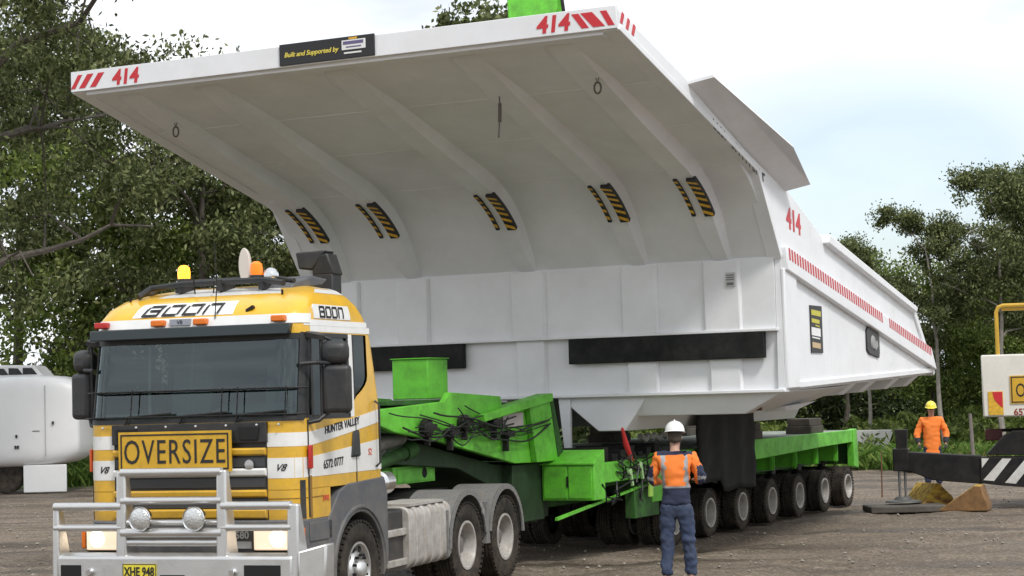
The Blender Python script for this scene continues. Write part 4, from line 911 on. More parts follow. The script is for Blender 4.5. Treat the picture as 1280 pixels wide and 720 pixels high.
for (y, z, rr) in ((-7.2, 2.02, .11), (-6.35, 2.0, .08), (-8.2, 1.98, .12), (-6.0, 1.83, .06), (-7.6, 1.9, .07)):
    g = MB(); g.lathe([(rr, -.02), (rr, .06), (rr * .6, .09), (0, .09)], (.92, y, z), 'x', 14); g.b(.9, 1.0, y - .05, y + .18, z - .03, z + .05); g.b(.9, .98, y - .02, y + .03, z - .22, z); g.build('valve_block', STEEL, T, bevel=.006)
for i in range(12):
    y = rg.uniform(-4.0, -1.5); g = MB(); z = rg.uniform(1.05, 1.5); pts = [(1.60 + .02 * math.sin(q), y + .09 * q * rg.uniform(-1, 1.2), z - .35 * math.sin(q / 7 * 3.1) * rg.uniform(.5, 1)) for q in range(8)]; g.tube(pts, .013, 5); g.build('hydraulic_hose', HOSE, T)
for (y, z) in ((-2.9, 1.28), (-2.5, 1.12), (-2.2, 1.30), (-3.3, 1.2)):
    g = MB(); g.lathe([(.05, 0), (.05, .05), (0, .06)], (1.57, y, z), 'x', 12); g.rb((1.6, y + .06, z - .1), (.03, .05, .22), (.3, 0, 0)); g.build('valve_lever', mat('pale_green', (.35, .55, .25), .5), T)
g = MB(); g.prism([(-2.62, .80), (-2.50, .80), (-2.46, 1.12), (-2.60, 1.12)], 'x', 1.60, 1.63); g.build('lever_tag', mat('bright_yellow_green', (.45, .75, .12), .5), T)
rr_ = MB(); rr_.tube([(1.5, -3.30, 1.84), (1.52, -3.22, 1.60), (1.54, -3.05, 1.34)], [.02, .045, .03], 8); rr_.build('red_hose', mat('red_strap', (.55, .03, .03), .5), T)
g = MB()
for i in range(9): g.b(.4, 1.3, -4.2 + .33 * i, -4.02 + .33 * i, 1.34, 1.46 + .05 * (i % 3))
g.build('deck_machinery', STEEL, T, bevel=.01)
g = MB()
for i in range(6):
    y = -1.9 + .28 * i; g.tube([(1.2 + .02 * (i % 2), y, 1.68), (1.22, y + .15, 1.62 + .03 * (i % 2)), (1.2, y + .3, 1.67)], .05, 8)
g.build('chain_roll', mat('pale_steel', (.42, .42, .40), .5, .3), T, fix=False)

# things standing between deck and load
for i, (x, y) in enumerate(((1.25, 2.6), (-1.25, 2.6), (1.25, 6.2), (-1.25, 6.2))):
    g = MB(); g.b(x - .25, x + .25, y - .4, y + .4, 1.475, 1.62); g.b(x - .22, x + .22, y - .38, y + .38, 1.62, 1.76)
    o = g.build('timber_packer', mat('packer', (.06, .05, .04), .85, var=.4), None, bevel=.012); o.location = T_LOC; o.rotation_euler = (0, 0, -TH_T)
    tag(o, 'dark timber packer block between green trailer deck and white tray', 'timber block', 'timber packers under the tray')
g = MB(); n = 22
for i in range(n):
    pass
ga = [[(1.70 + .018 * math.sin(i * .9) + .012 * math.sin(j * 1.1 + i), -.72 + 2.68 * i / n, 2.03 - 1.10 * j / 14 - (.22 + .02 * math.sin(i * .7)) * (j / 14) * (1 if i > 8 else .2)) for j in range(15)] for i in range(n + 1)]
g.grid(ga)
rm = g.build('rubber_mat', BLKT, None); sm = rm.modifiers.new('solid', 'SOLIDIFY'); sm.thickness = .03
rm.location = T_LOC; rm.rotation_euler = (0, 0, -TH_T); tag(rm, 'black rubber mat hanging under the white tray over the trailer side', 'rubber mat')

# ------------------------------------------------------------------ dump truck body
D = empty('dump_truck_body', T_LOC, -TH_T); tag(D, 'huge white mining dump truck body numbered 414 loaded on the green trailer', 'dump body')
HW = 3.958
for s in (1, -1):
    side = [(-8.87, 6.57), (-4.09, 5.36), (-3.16, 4.20), (-3.2, 2.32), (5.36, 2.55), (4.06, 3.69), (-1.12, 4.62), (-2.83, 5.22), (-6.63, 6.26), (-8.87, 6.80)]
    xa, xb = (HW - .10, HW) if s > 0 else (-HW, -HW + .10)
    g = MB(); g.prism(side, 'x', xa, xb); sw = g.build('side_wall', WHITE, D, bevel=.012)
    # raking rail that carries the red and white band
    xo, xi = (HW + .09, HW - .01) if s > 0 else (-HW - .09, -HW + .01)
    g = MB(); g.prism([(-3.14, 4.02), (5.33, 2.60), (5.0, 3.0), (-3.14, 4.36)], 'x', min(xo, xi), max(xo, xi)); rail = g.build('raking_rail', WHITE, D, bevel=.02)
    g = MB(); g.prism([(-3.18, 2.34), (-2.62, 2.35), (-2.62, 3.95), (-3.18, 4.05)], 'x', min(s * (HW + .05), s * (HW - .01)), max(s * (HW + .05), s * (HW - .01))); g.build('corner_post', WHITE, D, bevel=.02)
    g = MB(); g.prism([(-3.1, 2.335), (5.30, 2.555), (5.25, 2.64), (-3.1, 2.43)], 'x', min(s * (HW + .03), s * (HW - .01)), max(s * (HW + .03), s * (HW - .01))); g.build('lower_rail', WHITE, D, bevel=.012)
    # top rail
    g = MB(); g.prism([(-1.12, 4.52), (4.02, 3.60), (4.10, 3.70), (-1.05, 4.66)], 'x', min(s * (HW + .10), s * (HW - .16)), max(s * (HW + .10), s * (HW - .16))); g.build('top_rail', WHITE, D, bevel=.02)
    g = MB(); g.prism([(4.0, 3.62), (4.12, 3.70), (5.40, 2.56), (5.28, 2.50)], 'x', min(s * (HW + .04), s * (HW - .14)), max(s * (HW + .04), s * (HW - .14))); g.build('tail_edge', WHITE, D, bevel=.015)
    # canopy edge lip seen from below
    g = MB(); pl_ = [(-8.86, 6.55), (-4.08, 5.34), (-3.18, 4.18)]; of = .07
    g.prism([(y, z) for y, z in pl_] + [(y + .06, z + .07) for y, z in pl_[::-1]], 'x', min(s * (HW - .20), s * (HW + .015)), max(s * (HW - .20), s * (HW + .015))); g.build('edge_lip', WHITE, D, bevel=.01)
    # flared spill guard
    g = MB(); lo = [(s * HW, -6.63, 6.20), (s * HW, -2.83, 5.16), (s * (HW + .36), -2.73, 5.24), (s * (HW + .36), -3.46, 5.69), (s * (HW + .36), -6.60, 6.26)]
    base_ = [(s * (HW + .002), -6.63, 6.21), (s * (HW + .002), -4.6, 5.60), (s * (HW + .002), -2.83, 5.17)]; top_ = [(s * (HW + .34), -6.60, 6.27), (s * (HW + .34), -3.46, 5.71), (s * (HW + .34), -2.73, 5.25)]
    P = base_ + top_; th = Vector((-s * .02, 0, .035)); Q = [tuple(Vector(p) + th) for p in P]
    g.hexa([P[0], P[1], P[2], P[5], P[4], P[3]], [Q[0], Q[1], Q[2], Q[5], Q[4], Q[3]]); g.build('spill_guard', WHITE, D)
# canopy deck: slab over the cab, then the raked bulkhead
def plane_z(y):
    y = max(-8.87, min(-3.17, y)); A_, K_, B_ = (-5.0, 5.590), (-4.09, 5.36), (-3.62, 4.774)
    if y < A_[0]: return 6.57 + (5.36 - 6.57) * (y + 8.87) / 4.78
    if y > B_[0]: return 5.36 + (4.20 - 5.36) * (y + 4.09) / .93
    a_, b__, c_ = A_[0] - 2 * K_[0] + B_[0], 2 * (K_[0] - A_[0]), A_[0] - y; t_ = (-b__ + math.sqrt(b__ * b__ - 4 * a_ * c_)) / (2 * a_)
    return (1 - t_) ** 2 * A_[1] + 2 * t_ * (1 - t_) * K_[1] + t_ * t_ * B_[1]
cy_ = [-8.85, -5.0, -4.8, -4.6, -4.45, -4.3, -4.15, -4.0, -3.9, -3.8, -3.7, -3.62, -3.17]
prof = [(y, plane_z(y)) for y in cy_] + [(-3.0, 4.35), (-3.95, 5.62), (-8.87, 6.80)]
g = MB(); g.prism(prof, 'x', -HW + .10, HW - .10); g.build('canopy', WHITE, D, bevel=.006)
g = MB(); g.prism([(-8.90, 6.56), (-8.84, 6.56), (-8.84, 6.83), (-8.90, 6.83)], 'x', -HW, HW); fas = g.build('front_fascia', WHITE, D, bevel=.006)
g = MB(); g.prism([(-8.83, 6.515), (-8.70, 6.485), (-8.70, 6.54), (-8.83, 6.572)], 'x', -HW + .2, HW - .2); g.build('lip_stiffener', WHITE, D, bevel=.006)
# tapered stiffener ribs under the canopy carrying striped rubber pads
RX = [-3.22, -1.98, .0, 1.80, 3.08]
for x in RX:
    rp = [(-8.55, 6.50), (-6.3, 5.80), (-4.40, 5.12), (-3.86, 4.70), (-3.20, 4.25), (-3.1, 4.30), (-4.0, 5.40), (-8.55, 6.53)]
    wf, wk = .17, .15
    g = MB(); lo = []; hi = []
    for (y, z) in rp[:5]:
        pass
    ys = [-8.6, -7.4, -6.4, -5.4, -4.8, -4.4, -4.15, -3.95, -3.75, -3.55, -3.35, -3.17]; dep = [.0, .10, .15, .18, .19, .19, .19, .19, .185, .16, .10, .02]; hwv = [.26, .26, .25, .24, .23, .22, .22, .21, .21, .20, .18, .16]
    nrm = lambda y: Vector((0, (plane_z(y + .02) - plane_z(y - .02)) / .04, -1)).normalized()
    vs = []
    for y, d_, h_ in zip(ys, dep, hwv):
        p0 = Vector((0, y, plane_z(y) + .01)); p1 = p0 + nrm(y) * (d_ + .012)
        vs += [(x - h_, p0.y, p0.z), (x - h_ * .66, p1.y, p1.z), (x + h_ * .66, p1.y, p1.z), (x + h_, p0.y, p0.z)]
    fs = []
    for i in range(len(ys) - 1):
        for j in range(3): fs.append((i * 4 + j, i * 4 + j + 1, i * 4 + j + 5, i * 4 + j + 4))
    g.add(vs, fs); rib = g.build('canopy_rib', WHITE, D, smooth=25)
    # pads following the raked face
    def dp(y):
        for (ya, da), (yb2, db) in zip(zip(ys, dep), zip(ys[1:], dep[1:])):
            if ya <= y <= yb2: return da + (db - da) * (y - ya) / (yb2 - ya)
        return 0
    for (px, wd) in ((x + .12, .14), (x - .12, .055)):
        g = MB(); ns = 6; Y0, Y1 = -4.56, -3.78; low = 0 if wd > .07 else .02
        def pp(u_, t, h): y = Y0 + (Y1 - Y0) * t; q = Vector((0, y, plane_z(y))) + nrm(y) * (dp(y) + .012 - low + h); return (px + u_ * wd / 2, q.y, q.z)
        top_ = [[pp(u_, t / 12, .045) for u_ in (-1, 1)] for t in range(13)]; bot_ = [[pp(u_, t / 12, -.02) for u_ in (-1, 1)] for t in range(13)]
        g.grid(top_, 0); g.grid([[a_[0], b__[0]] for a_, b__ in zip(top_, bot_)], 0); g.grid([[a_[1], b__[1]] for a_, b__ in zip(top_, bot_)], 0); g.grid([top_[0], bot_[0]], 0); g.grid([top_[-1], bot_[-1]], 0)
        sk = .5 / ns * (wd / .15)
        for q in range(ns):
            t0, t1 = (q + .1) / ns, (q + .52) / ns
            g.grid([[pp(-1, t0, .048), pp(-.3, min(1, t0 + sk * .35), .0485), pp(.3, min(1, t0 + sk * .65), .0485), pp(1, min(1, t0 + sk), .048)], [pp(-1, t1, .048), pp(-.3, min(1, t1 + sk * .35), .0485), pp(.3, min(1, t1 + sk * .65), .0485), pp(1, min(1, t1 + sk), .048)]], 1)
        g.build('striped_pad', [BLK, HAZY], D, smooth=0, fix=False)
for y in (-7.3, -5.9, -4.5):   # weld beads across the canopy plates and down the sides
    g = MB(); g.tube([(-HW + .22, y, plane_z(y) - .001), (HW - .22, y, plane_z(y) - .001)], .008, 5); g.build('weld_seam', WHITE, D)
for s in (1, -1):
    for (y, za, zb) in ((-.9, 2.45, 3.62), (.95, 2.49, 3.30), (2.7, 2.54, 3.0), (-1.7, 4.2, 4.74), (1.0, 3.68, 4.1)):
        g = MB(); g.tube([(s * (HW + .002), y, za), (s * (HW + .002), y, zb)], .008, 5); g.build('weld_seam', WHITE, D)
# front wall below the canopy
YW = -3.20
g = MB(); g.b(-HW + .1, HW - .1, YW, YW + .10, 3.18, 4.22); g.build('front_wall', WHITE, D)
g = MB(); g.prism([(YW + .06, 2.34), (YW + .16, 2.34), (YW + .16, 3.18), (YW + .06, 3.18)], 'x', -HW + .1, HW - .1); g.build('lower_wall', WHITE, D)
g = MB(); g.b(-HW + .1, HW - .06, YW - .075, YW + .06, 3.165, 3.205); g.build('wall_ledge', WHITE, D, bevel=.006)
g = MB(); g.b(-HW + .02, HW + .02, YW - .05, YW + .16, 2.295, 2.345); g.build('bottom_flange', WHITE, D, bevel=.01)
for x in RX:
    g = MB(); g.prism([(x - .30, YW), (x - .26, YW - .055), (x + .26, YW - .055), (x + .30, YW)], 'z', 3.20, 4.20); g.build('wall_rib', WHITE, D, bevel=.012)
    g = MB(); g.prism([(x - .26, YW + .06), (x - .22, YW + .005), (x + .22, YW + .005), (x + .26, YW + .06)], 'z', 2.34, 3.17); g.build('wall_rib', WHITE, D, bevel=.012)
for xa, xb in ((.66, 3.70), (-3.70, -1.10)):
    g = MB(); g.b(xa, xb, YW - .07, YW + .03, 2.79, 3.163); g.build('rubber_buffer', BLKT, D, bevel=.012)
g = MB(); g.b(3.16, 3.30, YW - .075, YW - .057, 3.82, 4.02, 0); g.b(3.18, 3.28, YW - .08, YW - .072, 3.84, 3.88, 1)
for i in range(3): g.b(3.175, 3.285, YW - .08, YW - .072, 3.91 + .033 * i, 3.925 + .033 * i, 1)
g.build('rating_plate', [mat('plate_grey', (.42, .42, .40), .4, .4), mat('plate_print', (.12, .12, .12), .5)], D, fix=False)
# floor, bolsters and cross ribs underneath
g = MB(); g.prism([(YW + .16, 2.30), (5.34, 2.52), (5.36, 2.62), (YW + .16, 2.42)], 'x', -HW + .1, HW - .1); g.build('floor', WHITE, D)
for s in (1, -1):
    def X(a): return s * a
    g = MB(); lo = [(X(3.90), -3.15, 2.30), (X(3.30), -3.0, 2.0), (X(1.6), -3.0, 2.0), (X(1.6), -3.15, 2.30)]; hi = [(X(3.90), .25, 2.36), (X(3.30), .0, 2.12), (X(1.6), .0, 2.10), (X(1.6), .25, 2.36)]
    g.hexa(lo, hi); g.build('front_bolster', WHITE, D, bevel=.012)
    for y, wd in ((.42, .30), (1.55, .30), (3.05, .30), (4.35, .30)):
        zt = 2.30 + .0257 * (y + 3.2); g = MB()
        P_ = [(3.92, zt + .04), (3.66, zt - .17), (3.1, zt - .20), (1.3, zt - .26), (1.3, zt + .1), (3.88, zt + .1)]
        g.prism([(X(a), b_) for a, b_ in P_], 'y', y, y + wd); g.build('cross_rib', WHITE, D, bevel=.012)
    # longitudinal box beam with a tapered nose
    g = MB(); g.hexa([(X(1.05), -3.13, 1.79), (X(1.48), -3.13, 1.79), (X(1.85), -3.13, 2.31), (X(.42), -3.13, 2.31)][::s], [(X(1.05), 4.9, 1.79), (X(1.48), 4.9, 1.79), (X(1.85), 4.9, 2.45), (X(.42), 4.9, 2.45)][::s]); g.build('box_beam', WHITE, D, bevel=.012)
    g = MB(); g.hexa([(X(.42), -3.16, 2.31), (X(.62), -3.16, 2.31), (X(.60), -3.05, 2.31), (X(.42), -3.05, 2.31)], [(X(.50), -3.16, 1.50), (X(.60), -3.16, 1.50), (X(.58), -3.05, 1.50), (X(.50), -3.05, 1.50)]); g.build('nose_strut', WHITE, D, bevel=.008)
g = MB(); g.b(3.25, 3.45, -2.75, -2.70, 2.04, 2.16); g.build('tie_lug', mat('rusty_lug', (.12, .06, .04), .8), D)
g = MB(); g.hexa([(3.05, -1.5, 2.0), (3.4, -1.5, 2.02), (3.4, -.9, 2.02), (3.05, -.9, 2.0)], [(3.1, -1.5, 2.06), (3.4, -1.5, 2.08), (3.6, -.6, 2.14), (3.1, -.7, 2.10)]); g.build('underside_bracket', WHITE, D)
# signwriting on the body
def fx(cx, z0, sl=0.0): return lambda x, y, d: (cx + x, -8.902 - d, z0 + y)
g = MB(); text_into(g, '414', .27, fx(3.15, 6.605), offset=.009, xs=1.05, shear=.12); g.build('number_414', RED, fas, smooth=0, fix=False)
g = MB(); text_into(g, '414', .27, fx(-3.06, 6.60), offset=.009, xs=1.05, shear=.12); g.build('number_414', RED, fas, smooth=0, fix=False)
for x, w_, sk in ((3.50, .09, -.13), (3.66, .15, -.16), (3.845, .08, -.10), (-3.86, .07, .12), (-3.70, .10, .14), (-3.52, .10, .14)):
    g = MB(); a = [(x - w_ / 2 - sk / 2, 6.60), (x + w_ / 2 - sk / 2, 6.60), (x + w_ / 2 + sk / 2, 6.78), (x - w_ / 2 + sk / 2, 6.78)]; g.prism(a, 'y', -8.905, -8.9005); g.build('red_chevron', RED, fas, smooth=0)
for i in range(3):
    y = -8.80 + .17 * i; z = 6.58 - .0 - (y + 8.87) * .253 + .02
    g = MB(); g.prism([(y, z + .06), (y + .07, z + .045), (y + .14, z + .17), (y + .07, z + .20)], 'x', HW + .001, HW + .005); g.build('red_chevron', RED, D, smooth=0)
g = MB(); g.b(-.64, .74, -8.925, -8.902, 6.575, 6.845, 0); ban = g.build('banner', [BLK], fas, bevel=.004)
g = MB(); text_into(g, 'Built and Supported by', .085, lambda x, y, d: (-.17 + x, -8.927 - d, 6.675 + y), shear=.25, offset=.0015); g.build('lettering', mat('gold_letters', (.75, .62, .10), .5), ban, smooth=0, fix=False)
g = MB(); g.b(.28, .62, -8.931, -8.926, 6.68, 6.80, 0); g.b(.30, .59, -8.934, -8.931, 6.745, 6.785, 1); g.b(.34, .56, -8.934, -8.931, 6.705, 6.72, 1); g.b(.38, .50, -8.931, -8.926, 6.805, 6.83, 2); g.b(.31, .56, -8.931, -8.926, 6.63, 6.65, 0)
g.build('logo_panel', [CWHITE, mat('logo_purple', (.12, .10, .22), .5), HAZY], ban, fix=False)
def fs_(cy, z0, sl=0.0, off=0.0): return lambda x, y, d: (HW + off + .002 + d, cy + x, z0 + y + sl * x)
g = MB(); text_into(g, '414', .42, fs_(-2.52, 4.62, -.12), offset=.013, xs=1.05); g.build('number_414', RED, D, smooth=0, fix=False)
g = MB()
for i in range(66):   # red bars of the reflective band
    y = -3.05 + i * .122
    if i == 41: g.build('reflective_band', RED, D, smooth=0); g = MB()
    if 40 <= (i) <= 42: continue
    t = (y + 3.05) / 8.15; zt = 4.335 - 1.36 * t; zb = zt - .165 + .02 * t
    g.prism([(y, zb), (y + .062, zb - .01), (y + .04, zt - .006), (y - .022, zt + .004)], 'x', HW + .0905, HW + .094)
g.build('reflective_band', RED, D, smooth=0)
g = MB(); g.b(HW, HW + .018, -1.92, -1.35, 2.86, 3.56, 0)
for (y0, y1, z0, z1, k) in ((-1.88, -1.42, 3.42, 3.50, 1), (-1.88, -1.50, 3.31, 3.37, 1), (-1.90, -1.46, 3.12, 3.24, 2), (-1.88, -1.5, 3.08, 3.10, 2), (-1.88, -1.48, 2.94, 3.02, 3), (-1.7, -1.5, 3.26, 3.28, 1)):
    g.hexa([(HW + .0185, y0, z0), (HW + .0185, y1, z0 - .02), (HW + .0185, y1, z1 - .02), (HW + .0185, y0, z1)], [(HW + .022, y0, z0), (HW + .022, y1, z0 - .02), (HW + .022, y1, z1 - .02), (HW + .022, y0, z1)], k)
g.build('notice_board', [BLK, mat('notice_yellow', (.55, .50, .05), .5), CWHITE, mat('notice_tan', (.55, .40, .22), .5)], D, smooth=0, fix=False)
g = MB(); g.prism([(1.02, 2.93), (1.15, 2.86), (1.72, 2.80), (1.76, 2.88), (1.76, 3.18), (1.65, 3.24), (1.10, 3.30), (1.02, 3.24)], 'x', HW, HW + .03); g.build('access_hatch', PLAS, D, bevel=.01)
g = MB(); g.lathe([(.12, 0), (.10, .02), (0, .03)], (HW + .03, 1.35, 3.05), 'x', 14); g.rb((HW + .04, 1.5, 3.0), (.02, .18, .10), (.4, 0, 0)); g.build('hatch_fitting', mat('fitting_grey', (.3, .3, .3), .5), D)
g = MB()   # worn black lettering under the spill guard, too small to read
rq = random.Random(2)
for i in range(15):
    t = i / 15; y = -5.75 + 2.05 * t; z = 5.93 - .565 * t - .12
    if i == 4: continue
    g.rb((HW + .004, y, z), (.004, .03, .13), (.1, 0, 0)); g.rb((HW + .004, y + .05, z + rq.choice([-.05, 0, .05]) - .01), (.004, .07, .028), (-.25, 0, 0))
g.build('faded_lettering', BLK, D, smooth=0, fix=False)
# shackles and cords hanging from the canopy
SH = mat('shackle_steel', (.12, .11, .10), .5, .5)
for (x, y, kind) in ((-3.10, -7.75, 0), (3.20, -7.75, 0), (1.75, -7.55, 1)):
    z = 6.57 - .2531 * (y + 8.87)
    if kind == 0:
        g = MB(); g.tube([(x - .045, y, z), (x, y, z - .14), (x + .045, y, z)], .008, 6); g.tube([(x + .045 * math.cos(t), y, z - .20 + .07 * math.sin(t)) for t in [2 * math.pi * i / 16 for i in range(16)]], .012, 6, closed=True)
        g.build('shackle', SH, D)
    else:
        g = MB(); g.tube([(x, y, z), (x + .01, y, z - .25), (x - .02, y, z - .62)], .009, 6); g.tube([(x + .01, y, z - .18), (x, y, z - .42)], .022, 6); g.build('hanging_cord', SH, D)

# ------------------------------------------------------------------ crane hook block above the tray
H_ = empty('crane_hook_block', (.52, 31, 8.33), -.15); tag(H_, 'bright green crane hook block above the tray lip at the top edge', 'crane hook')
g = MB(); g.prism([(-.42, .0), (.30, .0), (.40, .25), (.40, 1.1), (.25, 1.4), (-.35, 1.4), (-.46, 1.1)], 'y', -.28, -.22); g.build('side_plate', GREEN, H_, bevel=.02)
g = MB(); g.prism([(-.42, .0), (.30, .0), (.40, .25), (.40, 1.1), (.25, 1.4), (-.35, 1.4), (-.46, 1.1)], 'y', .22, .28); g.build('side_plate', GREEN, H_, bevel=.02)
g = MB(); g.lathe([(.40, -.2), (.36, -.12), (.40, -.02), (.36, .06), (.40, .2)], (0, 0, .9), 'y', 30); g.build('sheave', GREEN, H_)
g = MB(); g.b(-.3, .25, -.22, .22, -.04, .18); g.build('cross_head', GREEN, H_, bevel=.02)
g = MB(); g.tube([(0, 0, .0), (0, 0, -.18), (.10, 0, -.30), (.12, 0, -.44), (0, 0, -.55), (-.14, 0, -.48), (-.17, 0, -.36)], [.06, .07, .08, .09, .08, .06, .02], 12); g.build('hook', STEEL, H_)
g = MB(); g.tube([(.38, -.1, 1.0), (.38, -.1, 9)], .018, 6); g.tube([(-.38, -.1, 1.0), (-.38, -.1, 9)], .018, 6); g.build('wire_rope', STEEL, H_, fix=False)
g = MB(); g.tube([(.45, -.3, .5), (.50, -.3, .05), (.42, -.3, -.05)], .03, 8); g.build('chain_tail', STEEL, H_)

# ------------------------------------------------------------------ people
SKIN = mat('skin', (.42, .24, .17), .55, var=.08, scale=12)
ORNG = mat('hi_vis_orange', (.90, .22, .03), .75, var=.08, scale=9, dirt=(.5, .2, .08), dirt_amt=.25, dirt_scale=6)
NAVY = mat('navy_cloth', (.022, .028, .060), .85, var=.25, scale=14)
DENIM = mat('denim', (.030, .046, .095), .85, var=.30, scale=10, dirt=(.09, .10, .13), dirt_amt=.4, dirt_scale=6)
TAPE = mat('silver_tape', (.36, .37, .38), .4, .3, var=.2, scale=14)
BOOT = mat('boot_leather', (.045, .035, .028), .7, var=.3, scale=20)
HATW = mat('white_helmet', (.80, .80, .78), .3, coat=.3); HATY = mat('yellow_helmet', (.80, .68, .06), .35, coat=.3)
GLOVE = mat('dark_glove', (.03, .03, .035), .8); HAIR = mat('hair', (.06, .045, .035), .8)
def skin_mesh(name, chains, mats, parent, sub=2, wrinkle=0.0, matfn=None, seed=0):
    """chains: lists of (x, y, z, rx, ry); points shared by position are welded so limbs join"""
    V, E_, Rr, ix = [], [], [], {}
    for ch in chains:
        prev = None
        for p in ch:
            k_ = tuple(round(c, 4) for c in p[:3])
            if k_ not in ix: ix[k_] = len(V); V.append(p[:3]); Rr.append((p[3], p[4] if len(p) > 4 else p[3]))
            if prev is not None and prev != ix[k_]: E_.append((prev, ix[k_]))
            prev = ix[k_]
    me = bpy.data.meshes.new(name); me.from_pydata(V, E_, []); o = bpy.data.objects.new(name, me); C.objects.link(o)
    o.modifiers.new('skin', 'SKIN'); lay = me.skin_vertices[0].data
    for i, r in enumerate(Rr): lay[i].radius = r
    lay[0].use_root = True
    ss = o.modifiers.new('sub', 'SUBSURF'); ss.levels = ss.render_levels = sub
    m2 = bpy.data.meshes.new_from_object(o.evaluated_get(bpy.context.evaluated_depsgraph_get())); bpy.data.objects.remove(o); bpy.data.meshes.remove(me)
    if wrinkle:
        for v in m2.vertices:
            c = v.co; n = noise.noise((c.x * 9 + seed, c.y * 9, c.z * 16)) + .6 * noise.noise((c.x * 22, c.y * 22 + seed, c.z * 30 + c.x * 20))
            v.co = c + v.normal * n * wrinkle
    m2.materials.clear()
    for m_ in (mats if isinstance(mats, list) else [mats]): m2.materials.append(m_)
    if matfn:
        for p in m2.polygons: p.material_index = matfn(p.center)
    m2.polygons.foreach_set('use_smooth', [True] * len(m2.polygons))
    o = bpy.data.objects.new(name, m2); C.objects.link(o); o.parent = parent; return o
def hand_chains(wr, dirv, side, palm_n, curl=.5, sc_=1.0):
    """palm and five bent fingers from wrist wr along dirv"""
    d = Vector(dirv).normalized(); n = Vector(palm_n).normalized(); s = d.cross(n).normalized() * side; n = s.cross(d).normalized() * (side)
    w_ = Vector(wr); ch = []; pm = w_ + d * .05 * sc_; pe = w_ + d * .09 * sc_
    ch.append([(*w_, .024 * sc_, .018 * sc_), (*pm, .034 * sc_, .017 * sc_), (*pe, .034 * sc_, .015 * sc_)])
    nn = Vector(palm_n).normalized()
    for i, (o_, L) in enumerate(((.028, .070), (.010, .078), (-.009, .073), (-.027, .058))):
        a = w_ + d * .082 * sc_ + s * o_ * sc_; q = [(*a, .010 * sc_, .010 * sc_)]; dirf = d.copy(); p = a
        for k in range(3):
            dirf = (dirf + nn * curl * .55).normalized(); p = p + dirf * L * sc_ * (.42, .32, .26)[k]; q.append((*p, (.0092 - .0008 * k) * sc_, (.0092 - .0008 * k) * sc_))
        ch.append(q)
    a = w_ + d * .03 * sc_ + s * .024 * sc_; q = [(*a, .012 * sc_, .012 * sc_)]; p = a; dirf = (d * .6 + s * .8).normalized()
    for k in range(2): p = p + dirf * .034 * sc_; q.append((*p, .0105 * sc_, .0105 * sc_)); dirf = (dirf + d * .5 + nn * curl * .4).normalized()
    ch.append(q); return ch
